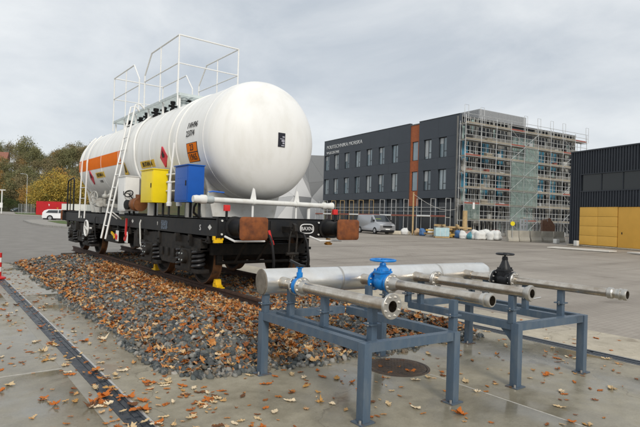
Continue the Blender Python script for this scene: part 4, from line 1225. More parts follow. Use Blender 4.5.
# ================================================================== MAIN BUILDING (local x along the scaffolded side, y along the finished side)
M_clad = mat('slate_cladding', (0.054, 0.065, 0.080), 0.5, var=.07, vscale=.6)
M_clad2 = mat('slate_recess', (0.028, 0.032, 0.038), 0.7, var=.15, vscale=2)
M_glass = mat('window_glass', (0.20, 0.27, 0.31), 0.06, 0.0, spec=.9, var=.25, vscale=.7)
M_wframe = mat('window_frame', (0.025, 0.028, 0.033), 0.4)
M_glasses = [M_glass, mat('window_glass_dim', (0.12, 0.17, 0.20), 0.06, spec=.9, var=.3, vscale=.5), mat('window_glass_pale', (0.28, 0.34, 0.37), 0.08, spec=.9, var=.25, vscale=.9)]
M_blind = mat('pale_blind', (.42,.45,.46), .5)
M_film = mat('blue_protective_film', (0.05, 0.20, 0.30), 0.35, var=.35, vscale=1.2)
def brick_material():
    M = bpy.data.materials.new('orange_brick'); M.use_nodes = True
    t = M.node_tree; b = t.nodes['Principled BSDF']
    co = t.nodes.new('ShaderNodeTexCoord'); mpn = t.nodes.new('ShaderNodeMapping'); mpn.inputs['Rotation'].default_value = (0, PI/2, PI/2)
    br = t.nodes.new('ShaderNodeTexBrick'); br.inputs['Scale'].default_value = 1.0
    br.inputs['Brick Width'].default_value = .25; br.inputs['Row Height'].default_value = .08; br.inputs['Mortar Size'].default_value = .006
    br.inputs['Color1'].default_value = (.42,.115,.035,1); br.inputs['Color2'].default_value = (.33,.085,.03,1); br.inputs['Mortar'].default_value = (.22,.12,.08,1)
    t.links.new(co.outputs['Object'], mpn.inputs['Vector']); t.links.new(mpn.outputs['Vector'], br.inputs['Vector'])
    t.links.new(br.outputs['Color'], b.inputs['Base Color']); b.inputs['Roughness'].default_value = .85
    return M
M_brick = brick_material()
bx, by = cw(14.8, 55)
BROT = rad(31)-YAW
bld = thing('university_building', 'dark slate clad building with orange brick strip and rows of narrow windows', 'building', (bx, by, 0), BROT)
HB, LB, WB = 13.2, 28.0, 21.3
MB().box(.35, WB-.3, .35, LB-.3, 0, HB-.25).build('core_wall', M_clad2, bld, False)
def t_of(px):
    k = (px-320)/509.07
    return (14.8-k*55)/(.515+.857*k)
win_rows = [(5.0, 7.35), (8.65, 10.95)]
left_w = [t_of(x) for x in (325.3, 334.5, 345, 355.8, 367.3, 379.5, 392.8)]
right_w = [t_of(x) for x in (425.5, 440.5)]
S0, S1 = 6.4, 8.05
WW = 1.28
def panel(y0, y1, z0, z1, name='cladding_panel', x0=0.0, x1=.36, material=M_clad):
    if y1-y0 < .05: return
    MB().box(x0, x1, y0+.006, y1-.006, z0+.006, z1-.006).build(name, material, bld, False)
def block(y0, y1, wins):
    n = max(1, round((y1-y0)/4.0))
    for (z0, z1) in ((4.1, 5.0), (7.35, 8.65), (10.95, HB)):
        for i in range(n): panel(y0+(y1-y0)*i/n, y0+(y1-y0)*(i+1)/n, z0, z1)
    for (z0, z1) in win_rows:
        e = y0
        for c in sorted(wins):
            panel(e, c-WW/2, z0, z1); e = c+WW/2
            w = MB()
            w.box(.20, .28, c-WW/2+.004, c-WW/2+.07, z0+.01, z1-.01); w.box(.20, .28, c+WW/2-.07, c+WW/2-.004, z0+.01, z1-.01)
            w.box(.20, .28, c-WW/2+.07, c+WW/2-.07, z0+.01, z0+.08); w.box(.20, .28, c-WW/2+.07, c+WW/2-.07, z1-.08, z1-.01)
            w.box(.20, .28, c-.03, c+.03, z0+.08, z1-.08); w.box(.20, .28, c-WW/2+.07, c-.03, z0+.72, z0+.78)
            w = w.build('window', M_wframe, bld, False)
            MB().box(.235, .25, c-WW/2+.06, c+WW/2-.06, z0+.07, z1-.07).build('pane', random.choice(M_glasses), w, False)
            hb_ = random.choice((0, 0, .3, .55, .9))
            if hb_: MB().box(.215, .232, c+.035, c+WW/2-.075, z1-.08-hb_*(z1-z0-.2), z1-.085).build('blind', M_blind, w, False)
        panel(e, y1, z0, z1)
block(S1, LB, left_w); block(0, S0, right_w)
# ground floor: dark recessed shop-front bays
for i in range(9):
    y = .2+i*3.05
    panel(y, y+.5, 0, 4.1, 'ground_pier', .15, .4)
    MB().box(.30, .345, y+.55, y+3.0, .25, 3.6).build('ground_pane', mat('dark_glazing', (.02,.024,.028), .12), bld, False)
# brick strip, slightly recessed, with its own two windows and a dark doorway
for z0, z1 in ((3.2, 5.0), (7.35, 8.65), (10.95, HB-.25)):
    panel(S0, S1, z0, z1, 'brick_strip', .14, .36, M_brick)
for z0, z1 in win_rows:
    panel(S0, S0+.28, z0, z1, 'brick_strip', .14, .36, M_brick); panel(S1-.34, S1, z0, z1, 'brick_strip', .14, .36, M_brick)
    w = MB(); a, b = S0+.28, S1-.34
    w.box(.22, .30, a, a+.07, z0, z1); w.box(.22, .30, b-.07, b, z0, z1); w.box(.22, .30, a+.07, b-.07, z0, z0+.07); w.box(.22, .30, a+.07, b-.07, z1-.07, z1)
    w = w.build('window', M_wframe, bld, False)
    MB().box(.255, .27, a+.06, b-.06, z0+.06, z1-.06).build('pane', M_glass, w, False)
MB().box(.1, WB-.1, .1, LB-.1, HB-.26, HB-.12).build('roof', mat('roof_membrane', (.12,.12,.12), .8), bld, False)
MB().box(-.03, .37, S1, LB, HB, HB+.05).build('coping', M_wframe, bld, False); MB().box(-.03, .37, 0, S0, HB, HB+.05).build('coping', M_wframe, bld, False)
ph = MB().box(8.6, 17.6, 5.0, 9.5, HB-.15, HB+2.5).build('penthouse', mat('corrugated_grey', (.33,.34,.35), .5, var=.1), bld, False)
ri = MB()
for k in range(40): ri.box(8.7+k*.21, 8.8+k*.21, 4.95, 5.0, HB, HB+2.45)
for k in range(20): ri.box(8.55, 8.6, 5.05+k*.21, 5.15+k*.21, HB, HB+2.45)
stuff(ri.build('penthouse_ribs', MATS['corrugated_grey'], ph, False))
M_let = mat('sign_letters', (.55,.57,.58), .5)
fm = frame_mtx((-.02, LB-.75, 12.15), (0,-1,0), (0,0,1))
lettering('POLITECHNIKA MORSKA', .74, M_let, bld, fm, 'sign_lettering', .03, 'LEFT', 1.12)
lettering('W SZCZECINIE', .52, M_let, bld, frame_mtx((-.02, LB-.75, 11.3), (0,-1,0), (0,0,1)), 'sign_lettering', .03, 'LEFT', 1.0)

# unfinished side behind the scaffold
for i, z in enumerate((0, 3.55, 7.15, 10.75)):
    MB().box(0.0, WB, .10, .36, z, z+.38).build('slab_edge', mat('raw_concrete', (.24,.235,.22), .85, var=.2, vscale=1.5), bld, False)
cols_x = [0.15, 2.9, 5.6, 8.3, 13.1, 15.8, 18.5, 20.9]
for x in cols_x:
    MB().box(x-.18, x+.18, .14, .35, 0, HB-.2).build('column', MATS['raw_concrete'], bld, False)
M_bat = mat('pale_battens', (.44,.44,.41), .7, var=.2, vscale=2)
M_wool = mat('dark_insulation', (.05,.05,.05), .95, var=.4, vscale=1.5)
M_green = mat('green_glazing', (.26,.35,.33), .15, var=.3, vscale=.8)
x = .45
while x < WB-.2:
    if not 8.6 < x < 12.9:
        MB().box(x-.03, x+.03, .03, .10, .4, HB-.1).build('batten', M_bat, bld, False)
    x += .62
for zi, (z0, z1) in enumerate(((1.0, 3.2), (4.6, 6.9), (8.2, 10.5))):
    for xc in (1.0, 2.2, 4.3, 6.9, 14.2, 16.6, 19.6):
        f = M_film if (xc in (1.0, 4.3, 6.9, 14.2, 16.6) and zi > 0) else M_glass
        MB().box(xc-.5, xc+.5, .11, .2, z0, z1).build('window', f if f is M_film else M_wframe, bld, False)
rb_ = random.Random(4)
for k in range(46):
    xx = rb_.uniform(.3, 20); zz = rb_.uniform(.5, 11.8)
    if 8.0 < xx < 13: continue
    MB().box(xx, xx+rb_.uniform(.3, .62), .085, .125+k*.0004, zz, zz+rb_.uniform(.6, 1.8)).build('sheathing_board', rb_.choice((M_bat, M_green, MATS['raw_concrete'])), bld, False)
MB().box(8.7, 12.8, .06, .16, .4, 11.6).build('stair_glazing', M_green, bld, False)
for k in range(5): MB().box(8.7+k*1.0, 8.78+k*1.0, .0, .06, .4, 11.6).build('mullion', M_bat, bld, False)
for k in range(8): MB().box(8.7, 12.78, .01, .055, .6+k*1.5, .66+k*1.5).build('transom', M_bat, bld, False)

# ---- scaffold over that side
M_tube = mat('scaffold_tube', (.50,.51,.51), .45, .4, var=.2, vscale=3)
M_plank = mat('scaffold_board', (.31,.275,.215), .8, var=.25, vscale=2)
M_rboard = mat('red_toe_board', (.30,.10,.075), .7, var=.2)
scf = thing('scaffold', 'tall tube scaffold with timber decks over the unfinished building side', 'scaffold', (bx, by, 0), BROT)
NB, BW, LH, NL = 9, 2.42, 1.72, 7
M_net = mat('green_netting', (.26,.34,.31), .8, var=.35, vscale=3, alpha=.30)
for i in range(NB+1):
    x = -.25+i*BW
    for y in (-.35, -1.15):
        top = NL*LH+(.9 if y < -1 else .3)
        MB().tube((x, y, .01), (x, y, top), .035, 6).build('standard', M_tube, scf)
    for l in range(1, NL+1):
        MB().tube((x, -1.2, l*LH-.1), (x, -.3, l*LH-.1), .028, 6).build('transom', M_tube, scf)
for l in range(1, NL+1):
    z = l*LH
    for y in (-.35, -1.15):
        MB().tube((-.35, y, z-.04), (-.15+NB*BW, y, z-.04), .03, 6).build('ledger', M_tube, scf)
    for dz in (.5, 1.0):
        MB().tube((-.35, -1.19, z+dz), (-.15+NB*BW, -1.19, z+dz), .026, 6).build('guard_rail', M_tube, scf)
    for i in range(NB):
        x = -.25+i*BW
        MB().box(x+.03, x+BW-.03, -1.1, -.4, z-.02, z+.035).build('deck_board', M_plank, scf, False)
        MB().box(x+.04, x+BW-.04, -1.145, -1.11, z+.04, z+.19).build('toe_board', M_rboard if random.random() < .16 else M_plank, scf, False)
    for i in (3, 4, 7):
        s = 1 if (l+i) % 2 else -1
        x = -.25+i*BW
        a, b = (x, x+BW) if s > 0 else (x+BW, x)
        MB().tube((a, -1.22, z-LH+.1), (b, -1.22, z), .024, 6).build('brace', M_tube, scf)
# inner frame uprights, material stacks and clutter standing on the decks
rs = random.Random(9)
for l in range(0, NL):
    z = l*LH+.036 if l else .01
    for i in range(NB):
        x = -.25+i*BW
        for k in range(2):
            xx = x+BW*(k+1)/3+rs.uniform(-.2, .2)
            MB().tube((xx, -.42, z), (xx, -.42, z+LH-.12), .026, 5).build('prop', M_tube if rs.random() < .7 else M_bat, scf)
        if rs.random() < .5:
            w_ = rs.uniform(.3, 1.0); h_ = rs.uniform(.2, .7); xx = x+rs.uniform(.2, 1.2)
            MB().box(xx, xx+w_, -.95, -.55, z, z+h_).build('stacked_material', rs.choice((M_plank, M_bat, M_wool, M_rboard, M_tube)), scf, False)
for i, l in ((0, 1), (3, 1), (3, 2), (3, 3), (3, 4), (4, 2), (4, 3), (4, 4), (4, 5)):
    MB().box(-.25+i*BW+.05, -.25+(i+1)*BW-.05, -1.235, -1.229, l*LH+.05, (l+1)*LH-.1).build('netting', M_net, scf, False)
# hoist frames poking over the top
for i in (0, 1, 4, 5, 6, 7, 9):
    x = -.25+i*BW; z = NL*LH
    MB().poly([(x-.22, -1.15, z), (x-.22, -1.15, z+1.9), (x+.35, -1.15, z+1.9), (x+.35, -1.15, z)], .028, 6).build('top_frame', M_tube, scf)
MB().box(1.0, 1.3, -1.26, -1.25, 2.9, 3.6).build('notice', M_white, scf, False)

# ---- single-lift scaffold along the finished side
sc2 = thing('low_scaffold', 'low tube scaffold with red and white boards along the slate facade', 'scaffold', (bx, by, 0), BROT)
M_tim = mat('raw_timber', (.46,.33,.17), .75, var=.2, vscale=4)
for k in range(13):
    y = .5+k*2.3
    m_ = M_tim if k in (6, 7, 8, 9, 10) else M_tube
    fr = MB()
    for xx in (-.5, -1.2): fr.tube((xx, y, .01), (xx, y, 4.0), .035, 6)
    for z in (1.9, 3.98): fr.tube((-.5, y, z), (-1.2, y, z), .03, 6)
    fr.build('frame', m_, sc2)
    if k < 12:
        MB().box(-1.15, -.55, y+.03, y+2.27, 1.93, 1.98).build('deck_board', M_plank, sc2, False)
        MB().box(-1.24, -1.21, y+.03, y+2.27, 1.98, 2.14).build('toe_board', M_rboard if k % 3 != 1 else M_white, sc2, False)
for z in (2.55, 3.0): MB().tube((-1.22, .4, z), (-1.22, 28.2, z), .026, 6).build('guard_rail', M_tube, sc2)

# ================================================================== FACETED WHITE HALL behind the tank
fx, fy = cw(-6.5, 92)
fh = thing('faceted_hall', 'white and grey hall with folded triangular wall panels behind the tank', 'building', (fx, fy, 0), -YAW)
MB().box(-8, 7.2, .6, 16, 0, 11.6).build('core_wall', mat('hall_core', (.45,.46,.47), .7), fh, False)
M_f = [mat('panel_white', (.62,.63,.64), .5, var=.05), mat('panel_grey', (.24,.25,.26), .5, var=.05), mat('panel_pale', (.40,.41,.42), .5, var=.05)]
gxs = [-8, -4.5, -1.2, 2.2, 4.6, 7.3]; gzs = [0, 4.2, 8.3, 12.6]
rr = random.Random(5)
pt = {}
for i, x in enumerate(gxs):
    for j, z in enumerate(gzs):
        ed = i in (0, 5); ez = j in (0, 3)
        pt[i, j] = Vector((x+(0 if ed else rr.uniform(-.8, .8)), rr.uniform(-.5, .3), z+(0 if ez else rr.uniform(-1, 1))))
for i in range(5):
    for j in range(3):
        q = [pt[i,j], pt[i+1,j], pt[i+1,j+1], pt[i,j+1]]
        tr = ((0,1,2),(0,2,3)) if rr.random() < .5 else ((0,1,3),(1,2,3))
        for t in tr:
            P = [q[k] for k in t]
            c = sum(P, Vector())/3
            P = [c+(p-c)*.992 for p in P]
            MB().add([*P]+[p+Vector((0,.7,0)) for p in P], [(0,1,2),(5,4,3),(0,3,4,1),(1,4,5,2),(2,5,3,0)]).build('wall_panel', M_f[rr.choice((0,0,1,2,2))], fh, False)

# ================================================================== YELLOW-DOORED HALL on the right
M_cor = mat('black_cladding', (0.032, 0.038, 0.048), 0.45, var=.12, vscale=2)
M_ydoor = mat('ochre_panel', (0.74, 0.43, 0.085), 0.5, var=.06, vscale=1.5)
M_ydoor2 = mat('ochre_door', (0.70, 0.385, 0.065), 0.5, var=.06, vscale=1.5)
yx, yy_ = cw(19.4, 39.5)
yb = thing('corrugated_hall', 'black corrugated hall with ochre yellow doors and a dark ribbon window', 'building', (yx, yy_, 0), rad(-70.2)-YAW)
HY, LY = 7.1, 22
MB().box(0.05, LY, .16, 16, 0, HY-.1).build('core_wall', M_clad2, yb, False)
def corr(x0, x1, z0, z1, name='cladding'):
    mb = MB(); x = x0; pts = []
    k = 0
    while x < x1-1e-6:
        pts += [(x, 0.0 if k % 2 == 0 else .055)]
        x2 = min(x+.11, x1)
        pts += [(x2, 0.0 if k % 2 == 0 else .055)]
        x = x2; k += 1
    pts += [(x1, .165), (x0, .165)]
    mb.prism(pts, 'z', z0, z1); mb.build(name, M_cor, yb, False)
corr(0, LY, 5.42, HY); corr(0, .86, 0, 5.42); corr(.86, LY, 2.92, 4.05)
MB().box(-.04, LY, -.05, .3, HY, HY+.10).build('roof_trim', M_cor, yb, False)
MB().box(-.03, .02, -.03, .2, 0, HY).build('corner_trim', M_cor, yb, False)
wd = MB(); wd.box(.86, LY, -.02, .16, 4.05, 4.13); wd.box(.86, LY, -.02, .16, 5.35, 5.42); wd.box(.86, .94, -.02, .16, 4.13, 5.35)
wd = wd.build('ribbon_window', M_cor, yb, False)
for k in range(8):
    x = .94+k*1.75
    MB().box(x+.03, x+1.72, .10, .125, 4.13, 5.35).build('pane', mat('ribbon_glass', (.02,.025,.028), .05, spec=.4), wd, False)
    MB().box(x-.03, x+.03, .06, .13, 4.13, 5.35).build('mullion', M_cor, wd, False)
for c in range(2):
    for r in range(4):
        x0, z0 = .88+c*1.62, .10+r*.705
        MB().box(x0+.008, x0+1.612, .03, .14, z0+.008, z0+.697, .005).build('ochre_panel', M_ydoor, yb)
for c in range(3):
    x0 = 4.15+c*4.0
    d = MB().box(x0+.01, x0+3.97, .05, .14, .08, 2.9, .005).build('sliding_door', M_ydoor2, yb)
    MB().box(x0+.3, x0+.36, .03, .05, 1.0, 1.15).build('handle', M_ink, d, False)
MB().box(.0, LY, -.25, .0, .0, .08).build('plinth', M_conc2, yb, False)

# ================================================================== VEHICLES
M_tyre = mat('tyre_rubber', (.014,.014,.015), .8)
M_rim = mat('alloy_rim', (.45,.46,.47), .3, .8)
M_cglass = mat('car_glass', (.022,.028,.033), .06, spec=.8)
M_lamp = mat('headlamp_lens', (.62,.64,.66), .1, spec=.8)
M_trim = mat('black_trim', (.015,.015,.016), .5)
def vehicle(name, label, loc, rz, paint, P, width, wheels, wr, side_wins, screen, rear, tumble_z, tumble, lamps, extras=True, group=None):
    """P: side outline (y forward, z). Body swells to full width between bevelled flanks; windows follow the flank."""
    v = thing(name, label, 'van' if 'van' in name else 'car', loc, rz, group)
    hw = width/2
    def fx_(z):
        return hw-tumble*max(0, (z-tumble_z))/max(.01, (max(p[1] for p in P)-tumble_z))
    c = (sum(p[0] for p in P)/len(P), sum(p[1] for p in P)/len(P))
    mb = MB(); n = len(P); rings = []
    for s, k in ((-1, .955), (-.93, 1.0), (.93, 1.0), (1, .955)):
        for (y, z) in P:
            y2 = c[0]+(y-c[0])*(k if abs(s) == 1 else 1); z2 = c[1]+(z-c[1])*(k if abs(s) == 1 else 1)
            rings.append((fx_(z2)*s, y2, z2))
    fs = [(i*n+k, i*n+(k+1) % n, (i+1)*n+(k+1) % n, (i+1)*n+k) for i in range(3) for k in range(n)]
    fs += [tuple(range(n)), tuple(3*n+k for k in range(n))]
    mb.add(rings, fs)
    body = mb.build('body', paint, v)
    for poly in side_wins:
        for s in (-1, 1):
            w = MB(); out = [(s*(fx_(z)+.004), y, z) for y, z in poly]; inn = [(s*(fx_(z)-.03), y, z) for y, z in poly]
            k = len(poly)
            w.add(out+inn, [tuple(range(k)), tuple(range(2*k-1, k-1, -1))]+[(i, (i+1) % k, k+(i+1) % k, k+i) for i in range(k)])
            w.build('side_window', M_cglass, body, False)
    for nm, seg in (('windscreen', screen), ('rear_window', rear)):
        if not seg: continue
        (y0, z0), (y1, z1) = seg
        d = Vector((0, y1-y0, z1-z0)).normalized(); nr = Vector((0, d.z, -d.y)) if nm == 'windscreen' else Vector((0, -d.z, d.y))
        a = (fx_(z0)-.12); b = (fx_(z1)-.10); o = nr*.012
        q = [Vector((-a,y0,z0))+o, Vector((a,y0,z0))+o, Vector((b,y1,z1))+o, Vector((-b,y1,z1))+o]
        MB().add(q+[p-nr*.04 for p in q], [(0,1,2,3),(7,6,5,4),(0,4,5,1),(1,5,6,2),(2,6,7,3),(3,7,4,0)]).build(nm, M_cglass, body, False)
    ymax = max(p[0] for p in P); ymin = min(p[0] for p in P)
    for s in (-1, 1):
        for y in wheels:
            MB().lathe([(0,wr+.03),(.02,wr+.03)], (s*(hw-.012)-.0, y, wr), (s,0,0), 24).build('wheel_arch', M_trim, body)
            w = MB().lathe([(0,wr*.6),(0,wr-.03),(.03,wr),(.17,wr),(.2,wr-.03),(.2,wr*.6)], (s*(hw+.03), y, wr), (-s,0,0), 28, False).build('wheel', M_tyre, v)
            r = MB().lathe([(0,wr*.62),(.012,wr*.6),(.03,wr*.2),(.02,.02)], (s*(hw+.028), y, wr), (-s,0,0), 20)
            r.build('rim', M_rim, w)
        (ly0, lz0, ly1, lz1) = lamps
        MB().box(min(s*(hw-.12), s*(hw-.46)), max(s*(hw-.12), s*(hw-.46)), ly0, ly1, lz0, lz1, .02).build('headlight', M_lamp, body)
        MB().box(min(s*(hw-.05), s*(hw-.2)), max(s*(hw-.05), s*(hw-.2)), ymin-.01, ymin+.06, lz0+.02, lz1+.2, .01).build('tail_light', M_red, body)
        my_ = screen[0][0]-.25
        MB().box(min(s*(hw-.05), s*(hw+.16)), max(s*(hw-.05), s*(hw+.16)), my_, my_+.1, screen[0][1]+.02, screen[0][1]+.2, .02).build('wing_mirror', M_trim, body)
    MB().box(-hw*.55, hw*.55, ymax-.09, ymax+.012, lz0-.12, lz0+.06, .01).build('grille', M_trim, body)
    MB().box(-hw*.8, hw*.8, ymax-.10, ymax+.02, .22, .42, .03).build('bumper', M_trim, body)
    MB().box(-.26, .26, ymax+.015, ymax+.028, .44, .55).build('number_plate', M_white, body, False)
    MB().box(-hw+.1, hw-.1, ymin+.15, ymax-.15, .16, .3).build('chassis', M_trim, v, False)
    return v
M_silver = mat('silver_paint', (.42,.43,.45), .3, .55, var=.04)
M_wcar = mat('white_car_paint', (.74,.75,.76), .25)
M_gcar = mat('dark_green_car_paint', (.035,.06,.06), .25, .3)
vx, vy = cw(5.9, 54.2)
van = vehicle('delivery_van', 'silver delivery van parked by the slate building site', (vx, vy, 0), rad(-65)-YAW-PI/2, M_silver,
    [(-2.45,.32),(-2.5,.5),(-2.48,1.2),(-2.38,1.86),(-2.2,1.95),(.55,1.97),(.8,1.93),(1.62,1.24),(2.25,1.06),(2.45,.88),(2.48,.45),(2.4,.3)],
    1.95, (-1.55, 1.55), .33, [[(.62,1.15),(1.40,1.17),(.78,1.74),(.62,1.76)]], ((1.60,1.26),(.84,1.90)), None, 1.0, .18, (2.02,.80,2.42,.98))
MB().box(.1, .75, 1.25, 1.29, 1.36, 1.56).build('reflective_vest', mat('hi_vis', (.55,.75,.05), .6), van, False)
wx, wy = cw(-33.2, 66)
vehicle('estate_car', 'white estate car parked on the verge by the red container', (wx, wy, .02), rad(14)-YAW-PI/2, M_wcar,
    [(-2.3,.3),(-2.36,.55),(-2.3,1.0),(-2.12,1.28),(-1.72,1.44),(.1,1.48),(.35,1.43),(1.15,1.08),(2.05,.94),(2.28,.75),(2.3,.4),(2.2,.28)],
    1.84, (-1.4, 1.38), .34, [[(-1.9,1.02),(-.5,1.0),(-.5,1.36),(-1.6,1.33)], [(-.42,1.0),(.95,1.02),(.30,1.36),(-.42,1.38)]], ((1.12,1.1),(.38,1.41)), ((-2.28,1.02),(-2.14,1.25)), 1.0, .2, (1.95,.62,2.28,.82))
wx, wy = cw(-97, 163)
vehicle('hatchback_car', 'dark green hatchback parked far off by the wooded bank', (wx, wy, .02), rad(-95)-YAW-PI/2, M_gcar,
    [(-1.9,.3),(-2.0,.55),(-1.95,1.0),(-1.6,1.42),(-.1,1.46),(.15,1.42),(.95,1.0),(1.75,.86),(1.98,.7),(2.0,.4),(1.9,.28)],
    1.72, (-1.25, 1.25), .31, [[(-1.5,1.0),(.75,.99),(.1,1.34),(-1.35,1.34)]], ((.95,1.02),(.18,1.38)), ((-1.92,1.0),(-1.65,1.38)), .95, .18, (1.62,.6,1.96,.78))

# ================================================================== SITE CLUTTER in front of the building
def at(px, Z, z=0.0):
    """ground point seen in photo column px at depth Z ahead"""
    x, y = cw((px-320)/FPX*Z, Z); return Vector((x, y, z))
AXR = Vector((cs, -sn, 0)); AXF = Vector((sn, cs, 0))
pole = at(413, 52.5)
ut = thing('timber_pole', 'tall bare timber pole with slack cable before the slate building', 'pole', pole)
MB().lathe([(0,.09),(4.4,.07)], (0,0,0), (0,0,1), 10).build('shaft', M_tim, ut)
MB().poly([AXR*(5.2*k/10)+AXF*(k*.25)+Vector((0,0,4.2-1.9*math.sin(k/10*PI*.5)+(k/10)**3*.6)) for k in range(11)], .014, 5).build('cable', M_white2, ut)
# timber pile: stacked boards and pallets, each one a thing
base = at(447, 49)
grp = 'boards in the timber pile'
rr = random.Random(3)
k = 0
for layer in range(7):
    for j in range(6-(layer//2)):
        L = rr.uniform(1.6, 3.0); a = rr.uniform(-.35, .35)+(.0 if layer % 2 else 1.1)
        c = base+AXR*(.3+rr.uniform(-1.5, 1.5)*(1-.06*layer))+AXF*rr.uniform(-.5, .6)+Vector((0, 0, .06+layer*.17))
        o = MB().box(-L/2, L/2, -.09, .09, -.055, .115, .004).build('board', (M_tim, M_plank, mat('yellow_formwork', (.55,.36,.10), .7))[rr.randrange(3)])
        o.location = c; o.rotation_euler = (rr.uniform(-.05, .05), rr.uniform(-.05, .05), a-YAW)
        tag(o, 'raw timber board in the jumbled pile behind the pale blue crate', 'board', grp)
cr_ = thing('crate', 'pale blue wrapped crate standing before the timber pile', 'crate', at(442, 46.6), -YAW)
MB().box(-.62, .62, -.4, .4, .14, .92, .02).build('wrapped_load', mat('pale_blue_wrap', (.40,.56,.60), .35, var=.15, vscale=3), cr_)
for y in (-.3, 0, .3): MB().box(-.65, .65, y-.05, y+.05, 0, .14).build('pallet_runner', M_tim, cr_, False)
for x in (-.2, .25): MB().box(x-.012, x+.012, -.41, .41, .135, .928).build('strap', M_white2, cr_, False)
def sack(name, label, p, s, material, group=None):
    """lumpy closed sack"""
    bm = bmesh.new(); bmesh.ops.create_icosphere(bm, subdivisions=3, radius=1)
    ra = rr.random()*9
    for v in bm.verts:
        c = v.co; k = 1+.16*math.sin(4*c.x+ra)+.14*math.sin(5*c.y+2*ra)+.12*math.sin(7*c.z+3*ra)+.07*math.sin(11*c.x+9*c.z+ra)
        c *= k; c.x = math.copysign(abs(c.x)**.7, c.x); c.y = math.copysign(abs(c.y)**.7, c.y)
        c.z = max(c.z, -.55); v.co = Vector((c.x*s[0], c.y*s[1], (c.z+.55)*s[2]))
    me = bpy.data.meshes.new(name); bm.to_mesh(me); bm.free(); me.polygons.foreach_set('use_smooth', [True]*len(me.polygons))
    o = link(name, me, material, None, p, (0, 0, rr.uniform(0, 3)))
    return tag(o, label, name.replace('_', ' '), group)
M_bag = mat('white_woven_bag', (.66,.66,.64), .7, var=.12, vscale=4, bump=.3, bscale=8)
M_bbag = mat('blue_sack', (.06,.14,.30), .5, var=.2, vscale=5)
for px, Z in ((476, 45.5), (481, 45), (487, 45.2), (492.5, 44.8), (497, 44.6)):
    sack('bulk_bag', 'full white bulk bag, '+{476: 'first', 481: 'second', 487: 'third', 492.5: 'fourth', 497: 'last'}[px]+' of the row counted from the timber pile', at(px, Z), (.44, .44, .52), M_bag, 'white bulk bags by the scaffold')
for px, Z, m_, l in ((423, 51, M_bbag, 'bright blue sack among debris near the timber pole'), (459, 47, M_bbag, 'small blue sack at the right foot of the timber pile'),
        (464, 46.2, M_bag, 'slumped white sack between the timber pile and bulk bags'), (469, 46.4, mat('pink_sack', (.45,.27,.24), .7, var=.2), 'pinkish sack next to the bulk bags'),
        (431, 50.5, M_bag, 'white sack leaning before the low scaffold'), (472, 45.6, mat('teal_sack', (.10,.30,.36), .6, var=.2), 'teal sack against the first bulk bag'),
        (405, 53, M_bag, 'white sack left of the timber pole'), (418, 52, mat('tan_sack', (.40,.28,.17), .8, var=.2), 'tan sack at the foot of the timber pole')):
    sack('sack', l, at(px, Z), (.36, .3, .42), m_)
o = MB().box(-1.2, 1.2, -.6, .6, 0, .35, .03).build('insulation_stack', mat('cream_boards', (.55,.50,.40), .7, var=.2, vscale=2)); o.location = at(398, 53.5); o.rotation_euler = (0, 0, -YAW+.2)
tag(o, 'low cream stack of boards beside the silver van', 'stack')
o = MB().lathe([(0,.28),(.1,.24),(2.6,.22)], (0,0,0), (0,0,1), 12).build('timber_post', M_tim); o.location = at(465, 49.5)
tag(o, 'thick upright timber post between timber pile and scaffold', 'post')
# concrete barrier blocks with wire fence panels on them
M_blk = mat('barrier_concrete', (.38,.355,.30), .85, var=.18, vscale=2, bump=.2)
for k, px in enumerate((513, 524, 535.5, 547.5, 559)):
    Z = 43.2+k*.35
    o = MB().prism([(-.30,0),(.30,0),(.30,.15),(.16,.40),(.13,.92),(-.13,.92),(-.16,.40),(-.30,.15)], 'x', -.46, .46).build('barrier_block', M_blk, None, False)
    o.location = at(px, Z); o.rotation_euler = (0, 0, -YAW+.08)
    tag(o, ('first', 'second', 'third', 'fourth', 'fifth')[k]+' concrete barrier block counted from the yellow site sign', 'barrier', 'concrete barrier blocks below the scaffold')
gp = thing('perforated_panel', 'grey perforated formwork panel leaning behind the concrete barriers', 'panel', at(524, 44.3), -YAW)
fpn = MB()
for z in (0, .45, .9, 1.35, 1.8): fpn.box(-.36, .36, -.03, .03, z, z+.14)
for x in (-.36, -.08, .2): fpn.box(x, x+.14, -.028, .028, .14, 1.8)
fpn.build('lattice', mat('grey_formwork', (.33,.35,.37), .6), gp, False)
o = MB().add([Vector((math.copysign(abs(x)**.8, x), y, z)) for x, y, z in ((-.55,0,0),(.55,0,0),(.7,.1,.9),(.2,.25,1.35),(-.5,.2,1.2),(-.55,.5,0),(.55,.5,0),(.7,.5,.9),(.2,.6,1.35),(-.5,.6,1.2))], [(0,1,2,3,4),(9,8,7,6,5),(0,5,6,1),(1,6,7,2),(2,7,8,3),(3,8,9,4),(4,9,5,0)]).build('rusty_hopper', mat('hopper_rust', (.16,.085,.055), .8, var=.3), None, False)
o.location = at(549, 46.2); o.rotation_euler = (0, 0, -YAW); o.scale = (.85, 1, 1.55)
tag(o, 'rust brown steel hopper standing behind the concrete barriers', 'hopper')
sg = thing('site_sign', 'small round yellow site sign on a thin post', 'sign', at(513, 42.9), -YAW)
MB().tube((0,.06,0), (0,.06,1.9), .025, 8).build('post', M_tube, sg); MB().lathe([(0,.19),(.02,.19)], (0,.03,1.5), (0,-1,0), 16).build('disc', mat('sign_yellow', (.75,.62,.02), .5), sg)
M_wire = mat('fence_wire', (.40,.41,.41), .5, .4)
